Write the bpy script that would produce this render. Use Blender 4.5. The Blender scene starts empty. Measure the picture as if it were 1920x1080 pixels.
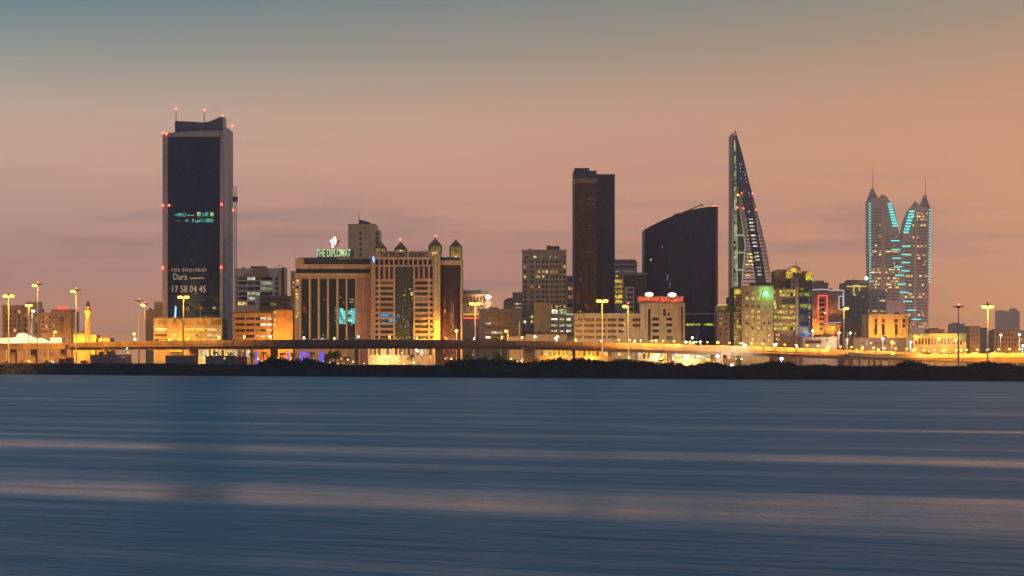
import bpy, math, random
import numpy as np
from mathutils import Vector
random.seed(7)
R = math.radians
# ------------------------------------------------------------------ camera
F = 70.0 / 36.0 * 1920.0          # focal length in photo pixels
CAMZ, HOR = 6.0, 680.0            # eye height above the water, horizon row
sc = bpy.context.scene
cam = bpy.data.objects.new('camera', bpy.data.cameras.new('camera'))
sc.collection.objects.link(cam)
cam.location = (0, 0, CAMZ); cam.rotation_euler = (R(90), 0, 0)
cam.data.lens = 70; cam.data.sensor_width = 36
cam.data.shift_y = (HOR - 540.0) / 1920.0
cam.data.clip_start = 0.5; cam.data.clip_end = 20000
sc.camera = cam
# ------------------------------------------------------------------ world
SUN_EL, SUN_AZ = 2.0, 38.0        # afterglow low on the right of the skyline
w = bpy.data.worlds.new('World'); sc.world = w; w.use_nodes = True
nt = w.node_tree; nt.nodes.clear()
def N(t, tree=None, **k):
    n = (tree or nt).nodes.new(t)
    for a, b in k.items(): setattr(n, a, b)
    return n
def ramp(node, stops):
    cr = node.color_ramp
    while len(cr.elements) > 1: cr.elements.remove(cr.elements[-1])
    cr.elements[0].position = stops[0][0]; cr.elements[0].color = (*stops[0][1], 1)
    for p, c in stops[1:]:
        e = cr.elements.new(p); e.color = (*c, 1)
def s2l(r, g, b):
    return tuple((c/12.92 if c <= .04045 else ((c+.055)/1.055)**2.4) for c in (r/255, g/255, b/255))
L = nt.links.new
tc = N('ShaderNodeTexCoord'); sep = N('ShaderNodeSeparateXYZ'); L(tc.outputs['Generated'], sep.inputs[0])
cA = N('ShaderNodeValToRGB')      # towards the afterglow (right)
ramp(cA, [(0, s2l(228,150,84)), (.02, s2l(218,148,98)), (.05, s2l(210,146,112)), (.085, s2l(212,146,110)), (.12, s2l(200,142,108)), (.15, s2l(172,136,108)),
          (.18, s2l(138,130,114)), (.25, s2l(88,140,166)), (.45, s2l(52,126,174)), (1, s2l(28,62,94))])
cB = N('ShaderNodeValToRGB')      # left of the view, turning cooler
ramp(cB, [(0, s2l(216,148,88)), (.02, s2l(196,140,110)), (.045, s2l(182,138,132)), (.07, s2l(194,152,144)), (.10, s2l(210,168,150)), (.122, s2l(194,168,150)), (.15, s2l(140,148,142)),
          (.18, s2l(74,118,132)), (.25, s2l(62,132,168)), (.45, s2l(44,124,174)), (1, s2l(26,60,94))])
cC = N('ShaderNodeValToRGB')      # the dusk sky opposite
ramp(cC, [(0, s2l(178,124,86)), (.05, s2l(170,124,100)), (.11, s2l(140,118,112)), (.2, s2l(100,112,128)), (.45, s2l(56,104,142)), (1, s2l(28,64,104))])
for c in (cA, cB, cC): L(sep.outputs['Z'], c.inputs[0])
# azimuth mix
mr = N('ShaderNodeMapRange'); mr.inputs[1].default_value = -.27; mr.inputs[2].default_value = .27
L(sep.outputs['X'], mr.inputs[0])
mrb = N('ShaderNodeMapRange'); mrb.interpolation_type = 'SMOOTHSTEP'
mrb.inputs[1].default_value = .75; mrb.inputs[2].default_value = -.5
L(sep.outputs['Y'], mrb.inputs[0])
m1 = N('ShaderNodeMix', data_type='RGBA'); L(mr.outputs[0], m1.inputs[0]); L(cB.outputs[0], m1.inputs[6]); L(cA.outputs[0], m1.inputs[7])
m2 = N('ShaderNodeMix', data_type='RGBA'); L(mrb.outputs[0], m2.inputs[0]); L(m1.outputs[2], m2.inputs[6]); L(cC.outputs[0], m2.inputs[7])
# thin streaks of cloud, stretched along the horizon
mp = N('ShaderNodeMapping'); mp.inputs['Scale'].default_value = (5, 5, 55); L(tc.outputs['Generated'], mp.inputs[0])
no = N('ShaderNodeTexNoise'); no.inputs['Scale'].default_value = 1.3; no.inputs['Detail'].default_value = 5; no.inputs['Roughness'].default_value = .55
L(mp.outputs[0], no.inputs[0])
cr = N('ShaderNodeValToRGB'); ramp(cr, [(.50, (0,0,0)), (.68, (1,1,1))]); L(no.outputs[0], cr.inputs[0])
band = N('ShaderNodeValToRGB'); ramp(band, [(.0, (.25,)*3), (.035, (.8,)*3), (.07, (1,)*3), (.085, (.3,)*3), (.13, (.08,)*3), (.3, (.05,)*3)]); L(sep.outputs['Z'], band.inputs[0])
mu = N('ShaderNodeMath', operation='MULTIPLY'); L(cr.outputs[0], mu.inputs[0]); L(band.outputs[0], mu.inputs[1])
mu2 = N('ShaderNodeMath', operation='MULTIPLY'); L(mu.outputs[0], mu2.inputs[0]); mu2.inputs[1].default_value = .8
m3 = N('ShaderNodeMix', data_type='RGBA'); L(mu2.outputs[0], m3.inputs[0]); L(m2.outputs[2], m3.inputs[6]); m3.inputs[7].default_value = (*s2l(158,124,122), 1)
sky = N('ShaderNodeTexSky', sky_type='NISHITA', sun_disc=False)
sky.sun_elevation = R(SUN_EL); sky.sun_rotation = R(SUN_AZ); sky.dust_density = 3; sky.air_density = 1.2
b1 = N('ShaderNodeBackground'); L(m3.outputs[2], b1.inputs[0]); b1.inputs[1].default_value = 1.22
b2 = N('ShaderNodeBackground'); L(sky.outputs[0], b2.inputs[0]); b2.inputs[1].default_value = .006
ad = N('ShaderNodeAddShader'); L(b1.outputs[0], ad.inputs[0]); L(b2.outputs[0], ad.inputs[1])
wo = N('ShaderNodeOutputWorld'); L(ad.outputs[0], wo.inputs[0])
# ------------------------------------------------------------------ sun
sl = bpy.data.lights.new('sun', 'SUN'); sl.energy = .5; sl.angle = R(12); sl.color = (1, .62, .42)
so = bpy.data.objects.new('sun', sl); sc.collection.objects.link(so)
so.rotation_euler = (R(-(90 - SUN_EL - 4)), 0, R(-SUN_AZ))
# ------------------------------------------------------------------ exposure and sampling
vs = sc.view_settings; vs.view_transform = 'Standard'; vs.look = 'None'; vs.exposure = 0; vs.gamma = 1; vs.use_curve_mapping = False
cy = sc.cycles
cy.max_bounces = 5; cy.diffuse_bounces = 2; cy.glossy_bounces = 3; cy.transmission_bounces = 4; cy.volume_bounces = 0
cy.use_denoising = True; cy.sample_clamp_indirect = 3; cy.sample_clamp_direct = 40
cy.use_light_tree = True; cy.caustics_reflective = False; cy.caustics_refractive = False
try: cy.denoiser = 'OPENIMAGEDENOISE'
except Exception: pass

# ================================================================== helpers
COL = sc.collection
def X(px, Y): return (px - 960.0) * Y / F
def Z(py, Y): return CAMZ + (HOR - py) * Y / F
GZ = 4.0
MATS = {}
def mat(name, col, rough=.8, var=.18, scale=.25, metal=0., bump=.15, stain=.25, spec=.4):
    m = bpy.data.materials.new(name); m.use_nodes = True; t = m.node_tree
    b = t.nodes['Principled BSDF']; l = t.links.new
    g = N('ShaderNodeNewGeometry', t)
    n1 = N('ShaderNodeTexNoise', t); n1.inputs['Scale'].default_value = scale; n1.inputs['Detail'].default_value = 6
    l(g.outputs['Position'], n1.inputs[0])
    mp = N('ShaderNodeMapping', t); mp.inputs['Scale'].default_value = (.9, .9, .06); l(g.outputs['Position'], mp.inputs[0])
    n2 = N('ShaderNodeTexNoise', t); n2.inputs['Scale'].default_value = .8; n2.inputs['Detail'].default_value = 4; l(mp.outputs[0], n2.inputs[0])
    r1 = N('ShaderNodeMapRange', t); r1.inputs[1].default_value = .3; r1.inputs[2].default_value = .7; r1.inputs[3].default_value = 1-var; r1.inputs[4].default_value = 1+var
    l(n1.outputs[0], r1.inputs[0])
    r2 = N('ShaderNodeMapRange', t); r2.inputs[1].default_value = .5; r2.inputs[2].default_value = .75; r2.inputs[3].default_value = 1; r2.inputs[4].default_value = 1-stain
    l(n2.outputs[0], r2.inputs[0])
    oi = N('ShaderNodeObjectInfo', t)
    mm = N('ShaderNodeMath', t, operation='MULTIPLY'); l(r1.outputs[0], mm.inputs[0]); l(r2.outputs[0], mm.inputs[1])
    mx = N('ShaderNodeVectorMath', t, operation='SCALE'); mx.inputs[0].default_value = col; l(mm.outputs[0], mx.inputs['Scale'])
    l(mx.outputs[0], b.inputs['Base Color'])
    b.inputs['Roughness'].default_value = rough; b.inputs['Metallic'].default_value = metal; b.inputs['Specular IOR Level'].default_value = spec
    if bump:
        bp = N('ShaderNodeBump', t); bp.inputs['Strength'].default_value = bump; bp.inputs['Distance'].default_value = .3
        n3 = N('ShaderNodeTexNoise', t); n3.inputs['Scale'].default_value = scale*8; n3.inputs['Detail'].default_value = 3; l(g.outputs['Position'], n3.inputs[0])
        l(n3.outputs[0], bp.inputs['Height']); l(bp.outputs[0], b.inputs['Normal'])
    MATS[name] = m; return m
def glass(name, col, rough=.08, ior=1.5, spec=.5, tint=(1,1,1)):
    m = mat(name, col, rough, .25, .12, 0, .03, .15, spec); t = m.node_tree; b = t.nodes['Principled BSDF']
    b.inputs['Specular Tint'].default_value = (*tint, 1); b.inputs['IOR'].default_value = ior
    g = N('ShaderNodeNewGeometry', t); r1 = N('ShaderNodeMapRange', t); r1.inputs[3].default_value = .5; r1.inputs[4].default_value = 1.5   # every pane its own tone
    t.links.new(g.outputs['Random Per Island'], r1.inputs[0]); v = N('ShaderNodeVectorMath', t, operation='SCALE')
    src = b.inputs['Base Color'].links[0].from_socket; t.links.new(src, v.inputs[0]); t.links.new(r1.outputs[0], v.inputs['Scale']); t.links.new(v.outputs[0], b.inputs['Base Color'])
    r2 = N('ShaderNodeMapRange', t); r2.inputs[3].default_value = rough*.6; r2.inputs[4].default_value = rough*1.7; t.links.new(g.outputs['Random Per Island'], r2.inputs[0]); t.links.new(r2.outputs[0], b.inputs['Roughness'])
    return m
def lit(name, col, st, mott=.8, scale=.9):
    """a lit room behind a pane (the cyan one: a reflection painted as glow): uneven, cut by blinds and furniture, different for each object"""
    m = bpy.data.materials.new(name); m.use_nodes = True; t = m.node_tree; b = t.nodes['Principled BSDF']; l = t.links.new
    b.inputs['Base Color'].default_value = (.03,.03,.03,1); b.inputs['Roughness'].default_value = .2
    g = N('ShaderNodeNewGeometry', t); oi = N('ShaderNodeObjectInfo', t)
    vo = N('ShaderNodeTexVoronoi', t); vo.inputs['Scale'].default_value = scale
    mp = N('ShaderNodeMapping', t); mp.inputs['Scale'].default_value = (.8, .8, .8); l(g.outputs['Position'], mp.inputs[0]); l(mp.outputs[0], vo.inputs['Vector'])
    sp = N('ShaderNodeSeparateColor', t); l(vo.outputs['Color'], sp.inputs[0])
    r1 = N('ShaderNodeMapRange', t); r1.inputs[3].default_value = 1-mott; r1.inputs[4].default_value = 1+mott*.5; l(sp.outputs[0], r1.inputs[0])
    r2 = N('ShaderNodeMapRange', t); r2.inputs[3].default_value = .45; r2.inputs[4].default_value = 1.4; l(oi.outputs['Random'], r2.inputs[0])
    mm = N('ShaderNodeMath', t, operation='MULTIPLY'); l(r1.outputs[0], mm.inputs[0]); l(r2.outputs[0], mm.inputs[1])
    m2 = N('ShaderNodeMath', t, operation='MULTIPLY'); l(mm.outputs[0], m2.inputs[0]); m2.inputs[1].default_value = st
    b.inputs['Emission Color'].default_value = (*col, 1); l(m2.outputs[0], b.inputs['Emission Strength'])
    m.cycles.emission_sampling = 'NONE'; MATS[name] = m; return m
def emit(name, col, st):
    m = bpy.data.materials.new(name); m.use_nodes = True; b = m.node_tree.nodes['Principled BSDF']
    b.inputs['Base Color'].default_value = (.1,.1,.1,1); b.inputs['Emission Color'].default_value = (*col, 1); b.inputs['Emission Strength'].default_value = st
    m.cycles.emission_sampling = 'NONE'; MATS[name] = m; return m

mat('mauve_concrete', (.44,.37,.35)); mat('beige_render', (.56,.43,.28)); mat('sand_stone', (.52,.36,.18)); mat('brown_render', (.36,.21,.13))
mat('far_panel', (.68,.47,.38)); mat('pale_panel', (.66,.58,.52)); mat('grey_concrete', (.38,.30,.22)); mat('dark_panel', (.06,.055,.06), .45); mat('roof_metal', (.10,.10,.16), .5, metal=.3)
mat('bridge_concrete', (.22,.15,.105), .85, .25, .15, stain=.45); mat('pole_steel', (.45,.43,.40), .5, .1, metal=.2); mat('rust_steel', (.20,.11,.07), .7)
mat('rose_stone', (.46,.28,.19)); mat('white_fabric', (.80,.78,.72), .7, .08); mat('white_paint', (.75,.73,.70), .5, .06); mat('black_paint', (.02,.02,.02), .5)
mat('earth', (.17,.13,.10), .95, .35, .05, bump=.5); mat('rock', (.040,.031,.027), .95, .4, .6, bump=.6); mat('asphalt', (.05,.05,.052), .85, .2, .3)
mat('leaf_dark', (.045,.055,.035), .8, .4, .8, bump=0, stain=0); mat('leaf_palm', (.06,.085,.035), .7, .3, .8, bump=0, stain=0); mat('bark', (.12,.085,.06), .9)
mat('red_paint', (.40,.05,.03), .5); mat('blue_roof', (.035,.045,.11), .45, metal=.2); mat('tyre', (.02,.02,.02), .8)
mat('gold_dome', (.62,.42,.10), .35, .1, metal=.6); mat('brick_warm', (.38,.20,.10)); mat('letter_black', (.018,.014,.014), .6, .05); mat('crate_red', (.30,.09,.05), .6); mat('container_grey', (.26,.22,.20), .7)
glass('glass_navy', (.010,.021,.072), .16, 1.5, .32, (.25,.45,1.0)); glass('glass_slate', (.022,.024,.05), .16, 1.5, .4, (.45,.55,1)); glass('glass_curtain', (.16,.12,.08), .4); glass('glass_brown', (.055,.030,.018), .14, 1.5, .5, (1,.7,.5)); glass('glass_black', (.012,.013,.016)); glass('glass_green', (.05,.065,.05), .12); glass('glass_teal', (.018,.032,.040))
glass('glass_plum', (.034,.018,.024), .14, 1.5, .5, (.8,.6,.9))
lit('lit_warm', s2l(255,214,130), .9); lit('lit_yellow', s2l(255,205,60), .9); lit('lit_white', s2l(240,245,215), .9); lit('lit_orange', s2l(255,160,60), .6)
lit('lit_teal', s2l(70,225,200), .55, .95); lit('cyan_reflection', s2l(120,240,235), 1.1, .95, .7); lit('lit_blue', s2l(40,170,230), .8, .95, .8); lit('lit_green', s2l(190,235,165), .55, .9); lit('lit_dim', s2l(210,170,90), .22, .9)
lit('lit_clad', s2l(200,216,165), .85, 1.0, .3); lit('lit_lantern', s2l(200,165,70), .10, .6, .5); lit('lit_far', s2l(255,215,130), 2.2, .7); lit('lit_lime', s2l(215,225,60), .8, .9); lit('lit_gold', s2l(225,180,60), .34, .6, .5); lit('lit_red', s2l(235,70,40), .35, .95)
emit('lamp_sodium', s2l(255,172,45), 18); emit('lamp_white', s2l(255,232,190), 9); emit('beacon_red', (1,.09,.05), 7); emit('lamp_garden', s2l(255,225,150), 3.5); emit('neon_red', (1,.10,.05), 1.6); emit('neon_white', s2l(235,225,235), .7)
emit('neon_yellow', s2l(255,220,120), 1.1); emit('neon_teal', s2l(45,225,222), 2.3); emit('sign_green', s2l(195,235,165), .95); emit('sign_white', s2l(255,250,235), 1.5); emit('sign_orange', s2l(230,90,35), .9)
emit('sign_letter_red', s2l(255,105,50), 1.5); emit('sign_back_red', (.75,.03,.02), .22); emit('text_cream', s2l(235,200,165), .42); emit('logo_green', s2l(60,245,110), 2.2); emit('star_white', s2l(225,255,225), 2.6); emit('neon_blue', s2l(60,50,255), 1.6)
emit('lamp_blue', s2l(110,205,255), 2.0); emit('led_edge', s2l(190,210,160), .6); emit('headlight', s2l(255,235,190), 12); emit('taillight', (1,.06,.03), 4); emit('signal_green', (.1,1,.4), 4)

def tag(o, label=None, cat=None, group=None, kind=None):
    if label: o['label'] = label
    if cat: o['category'] = cat
    if group: o['group'] = group
    if kind: o['kind'] = kind
    return o
def thing(name, label, cat, loc, group=None):
    o = bpy.data.objects.new(name, None); COL.objects.link(o); o.location = loc; o.empty_display_size = 2
    return tag(o, label, cat, group)
class MB:
    def __init__(s): s.v = []; s.f = []
    def quad(s, a, b, c, d): i = len(s.v); s.v += [a, b, c, d]; s.f.append((i, i+1, i+2, i+3))
    def tri(s, a, b, c): i = len(s.v); s.v += [a, b, c]; s.f.append((i, i+1, i+2))
    def box(s, x0, x1, y0, y1, z0, z1):
        i = len(s.v)
        s.v += [(x0,y0,z0),(x1,y0,z0),(x1,y1,z0),(x0,y1,z0),(x0,y0,z1),(x1,y0,z1),(x1,y1,z1),(x0,y1,z1)]
        s.f += [tuple(i+k for k in q) for q in ((0,3,2,1),(4,5,6,7),(0,1,5,4),(1,2,6,5),(2,3,7,6),(3,0,4,7))]
        return s
    def prism(s, poly, y0, y1):                    # outline in x,z, pushed back from y0 to y1
        n = len(poly); i = len(s.v)
        s.v += [(x, y0, z) for x, z in poly] + [(x, y1, z) for x, z in poly]
        s.f.append(tuple(range(i, i+n))); s.f.append(tuple(reversed(range(i+n, i+2*n))))
        for k in range(n):
            j = (k+1) % n; s.f.append((i+j, i+k, i+n+k, i+n+j))
        return s
    def column(s, plan, z0, z1):                   # plan in x,y, raised from z0 to z1
        n = len(plan); i = len(s.v)
        s.v += [(x, y, z0) for x, y in plan] + [(x, y, z1) for x, y in plan]
        s.f.append(tuple(range(i+n, i+2*n))); s.f.append(tuple(reversed(range(i, i+n))))
        for k in range(n):
            j = (k+1) % n; s.f.append((i+k, i+j, i+n+j, i+n+k))
        return s
    def lathe(s, cx, cy, prof, n=12, caps=True):   # profile of (radius, z)
        i = len(s.v)
        for r, z in prof:
            s.v += [(cx + r*math.cos(2*math.pi*k/n), cy + r*math.sin(2*math.pi*k/n), z) for k in range(n)]
        for q in range(len(prof)-1):
            for k in range(n):
                j = (k+1) % n; s.f.append((i+q*n+k, i+q*n+j, i+(q+1)*n+j, i+(q+1)*n+k))
        if caps:
            s.f.append(tuple(reversed(range(i, i+n)))); s.f.append(tuple(range(i+(len(prof)-1)*n, i+len(prof)*n)))
        return s
    def bar(s, a, b, r, n=5, r2=None):             # tube from a to b
        a = np.array(a, float); b = np.array(b, float); d = b-a; d /= np.linalg.norm(d)+1e-9
        u = np.cross(d, (0,0,1) if abs(d[2]) < .9 else (1,0,0)); u /= np.linalg.norm(u); v = np.cross(d, u); i = len(s.v); r2 = r if r2 is None else r2
        for p, rr in ((a, r), (b, r2)):
            s.v += [tuple(p + rr*(math.cos(2*math.pi*k/n)*u + math.sin(2*math.pi*k/n)*v)) for k in range(n)]
        for k in range(n):
            j = (k+1) % n; s.f.append((i+k, i+j, i+n+j, i+n+k))
        s.f.append(tuple(reversed(range(i, i+n)))); s.f.append(tuple(range(i+n, i+2*n)))
        return s
    def mesh(s, name, m, org=(0,0,0)):
        me = bpy.data.meshes.new(name); ox, oy, oz = org
        me.from_pydata([(x-ox, y-oy, z-oz) for x, y, z in s.v], [], s.f); me.materials.append(MATS[m]); return me
    def build(s, name, m, root=None, org=None, smooth=False, par=None):
        """mesh object in world coordinates; root = thing, par = part under which it hangs as a sub-part"""
        base = tuple(root.location) if root else (org or (0,0,0))
        me = s.mesh(name, m, base)
        if smooth: me.polygons.foreach_set('use_smooth', [True]*len(me.polygons))
        o = bpy.data.objects.new(name, me); COL.objects.link(o)
        if par: o.parent = par; o.location = tuple(-c for c in par.location)
        elif root: o.parent = root
        else: o.location = base
        return o
PANE = {}
def pane(root, c, wd, ht, m, d=(1,0), name='window', th=.12, par=None):
    if (m, name) not in PANE:
        PANE[(m, name)] = MB().box(-.5,.5,-.5,.5,-.5,.5).mesh(name+'_mesh', m)
    o = bpy.data.objects.new(name, PANE[(m, name)]); COL.objects.link(o); o.parent = par or root
    o.location = tuple(c[k]-root.location[k] for k in range(3)); o.scale = (wd, th, ht); o.rotation_euler = (0,0,math.atan2(d[1], d[0]))
    return o
def wall_grid(mb, o, d, wd, z0, z1, holes, rec):
    us = sorted({0., wd, *[round(min(max(h[k],0),wd),3) for h in holes for k in (0,1)]}); zs = sorted({round(z0,3), round(z1,3), *[round(min(max(h[k],z0),z1),3) for h in holes for k in (2,3)]})
    solid = np.ones((len(us)-1, len(zs)-1), bool); uu = np.array(us); zz = np.array(zs); um = (uu[1:]+uu[:-1])/2; zm = (zz[1:]+zz[:-1])/2
    for h in holes:
        solid[np.ix_((um>h[0])&(um<h[1]), (zm>h[2])&(zm<h[3]))] = False
    nx, ny = d[1], -d[0]
    P = lambda u, z, dp=0: (o[0]+d[0]*u-nx*dp, o[1]+d[1]*u-ny*dp, z)
    for j in range(len(zm)):
        i = 0
        while i < len(um):
            if not solid[i, j]: i += 1; continue
            k = i
            while k < len(um) and solid[k, j]: k += 1
            mb.quad(P(us[i],zs[j]), P(us[k],zs[j]), P(us[k],zs[j+1]), P(us[i],zs[j+1])); i = k
    for a, b, c, e in [h[:4] for h in holes]:
        mb.quad(P(a,c),P(b,c),P(b,c,rec),P(a,c,rec)); mb.quad(P(a,e,rec),P(b,e,rec),P(b,e),P(a,e))
        mb.quad(P(a,c,rec),P(a,e,rec),P(a,e),P(a,c)); mb.quad(P(b,c),P(b,e),P(b,e,rec),P(b,c,rec))
def face(mb, root, o, d, wd, z0, z1, wins, rec, par_list=None):
    holes = [w_ for w_ in wins if w_[0] > .02 and w_[1] < wd-.02 and w_[2] >= z0 and w_[3] <= z1-.02]
    wall_grid(mb, o, d, wd, z0, z1, holes, rec)
    nx, ny = d[1], -d[0]
    for h in holes:
        u = (h[0]+h[1])/2
        pane(root, (o[0]+d[0]*u-nx*(rec-.06), o[1]+d[1]*u-ny*(rec-.06), (h[2]+h[3])/2), h[1]-h[0]+.08, h[3]-h[2]+.08, h[4], d, h[5] if len(h) > 5 else 'window')
def block(root, px0, px1, py0, Y, D, m, wins=(), side=None, rec=.5, name='wall', z0=GZ, parapet=.9):
    """box standing on the ground: front at depth Y, D deep; wins = (px0,px1,py0,py1,material) on the front;
    side = (count, fraction, materials) repeats the rows of the front on the side walls"""
    x0, x1, z1 = X(px0,Y), X(px1,Y), Z(py0,Y); mb = MB(); wd = x1-x0
    hw = [(X(a,Y)-x0, X(b,Y)-x0, Z(d_,Y), Z(c,Y), mm, *r) for a, b, c, d_, mm, *r in wins]
    face(mb, root, (x0,Y), (1,0), wd, z0, z1, hw, rec)
    sw = []
    if side:
        rows = sorted({(round(h[2],2), round(h[3],2)) for h in hw}); n, fr, ms = side; cw = D/n
        for a, b in rows:
            for k in range(n): sw.append((cw*(k+.5-fr/2), cw*(k+.5+fr/2), a, b, random.choice(ms)))
    right_vis = (px0+px1)/2 < 960
    face(mb, root, (x1,Y), (0,1), D, z0, z1, sw if right_vis else [], rec)
    face(mb, root, (x0,Y+D), (0,-1), D, z0, z1, [] if right_vis else sw, rec)
    mb.quad((x1,Y+D,z0),(x0,Y+D,z0),(x0,Y+D,z1),(x1,Y+D,z1))
    t = min(.5, wd*.1); zr = z1-parapet
    mb.quad((x0+t,Y+t,zr),(x1-t,Y+t,zr),(x1-t,Y+D-t,zr),(x0+t,Y+D-t,zr))
    ri = [(x0+t,Y+t),(x1-t,Y+t),(x1-t,Y+D-t),(x0+t,Y+D-t)]; ro = [(x0,Y),(x1,Y),(x1,Y+D),(x0,Y+D)]
    for k in range(4):
        j = (k+1)%4; mb.quad((*ro[k],z1),(*ro[j],z1),(*ri[j],z1),(*ri[k],z1)); mb.quad((*ri[k],z1),(*ri[j],z1),(*ri[j],zr),(*ri[k],zr))
    wl = mb.build(name, m, root)
    if px1-px0 > 24 and Y < 2000:
        for k in range(random.randint(2,4)):
            u = random.uniform(.08,.85); q = x0+wd*u; h = random.uniform(.4,1.8); e = random.uniform(.8,2.4)
            MB().box(q,q+e,Y+D*.3,Y+D*.3+1.6,zr-.01,z1+h).build('roof_unit', random.choice(('dark_panel','grey_concrete','pole_steel')), root)
    return wl
def pick(litp, lits, dark='glass_black'):
    if random.random() < litp: return random.choice(lits)
    return random.choice((dark,dark,dark,'glass_curtain')) if dark in ('glass_black','glass_brown') else dark
def grid(px0, px1, py0, py1, nc, nr, wf=.6, hf=.5, litp=.0, lits=('lit_warm',), dark='glass_black', skip=0.):
    out = []; cw = (px1-px0)/nc; ch = (py1-py0)/nr
    for r in range(nr):
        for c in range(nc):
            if random.random() < skip: continue
            cx, cyy = px0+cw*(c+.5), py0+ch*(r+.5)
            out.append((cx-cw*wf/2, cx+cw*wf/2, cyy-ch*hf/2, cyy+ch*hf/2, pick(litp, lits, dark)))
    return out
def bbox(root, px0, px1, py0, py1, Y, D, m, name):     # plain box part given in photo pixels
    return MB().box(X(px0,Y), X(px1,Y), Y, Y+D, Z(py1,Y), Z(py0,Y)).build(name, m, root)
def root_at(name, label, cat, px0, px1, Y, group=None, z=GZ):
    return thing(name, label, cat, ((X(px0,Y)+X(px1,Y))/2, Y, z), group)
def text(root, name, s, px0, px1, pyt, pyb, Y, m, ext=.25, par=None, bold=.012, sp=1.0):
    cu = bpy.data.curves.new(name, 'FONT'); cu.body = s; cu.extrude = .02; cu.resolution_u = 3; cu.offset = bold; cu.space_character = sp
    ob = bpy.data.objects.new(name, cu); me = bpy.data.meshes.new_from_object(ob); bpy.data.objects.remove(ob)
    v = np.array([q.co[:] for q in me.vertices]); mn, mx = v.min(0), v.max(0)
    x0, x1, z0, z1 = X(px0,Y), X(px1,Y), Z(pyb,Y), Z(pyt,Y); rl = root.location
    for q in me.vertices:
        c = q.co; u = (c.x-mn[0])/(mx[0]-mn[0]); t = (c.y-mn[1])/(mx[1]-mn[1]); dd = ext if c.z < 0 else 0
        q.co = (x0+(x1-x0)*u-rl[0], Y-dd-rl[1], z0+(z1-z0)*t-rl[2])
    me.materials.clear(); me.materials.append(MATS[m])
    o = bpy.data.objects.new(name, me); COL.objects.link(o); o.parent = par or root; return o
def beacon(root, px, py, Y, r=.55, m='beacon_red'):
    return MB().lathe(X(px,Y), Y, [(.05, Z(py,Y)-r), (r*.8, Z(py,Y)-r*.5), (r, Z(py,Y)), (r*.7, Z(py,Y)+r*.6), (.05, Z(py,Y)+r)], 8).build('beacon', m, root)
def mast(root, px, pyt, pyb, Y, r=.25, m='dark_panel', name='antenna'):
    return MB().bar((X(px,Y),Y,Z(pyb,Y)), (X(px,Y),Y,Z(pyt,Y)), r, 6, r*.4).build(name, m, root)
def point(root, loc, power, col, rad=.5, name='light', aim=(0,1,-.12), size=168):
    """a shielded luminaire: shines inland (or down), not out over the water"""
    l = bpy.data.lights.new(name, 'SPOT'); l.energy = power*LP; l.color = col; l.shadow_soft_size = rad; l.spot_size = R(size); l.spot_blend = .35
    o = bpy.data.objects.new(name, l); COL.objects.link(o); o.parent = root; o.location = tuple(loc[k]-root.location[k] for k in range(3))
    o.rotation_euler = Vector(aim).to_track_quat('-Z','Y').to_euler(); return o
LP = 3.4
SODIUM = (1, .44, .035); WARM = (1, .72, .38); WHITE = (1, .92, .78)

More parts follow.
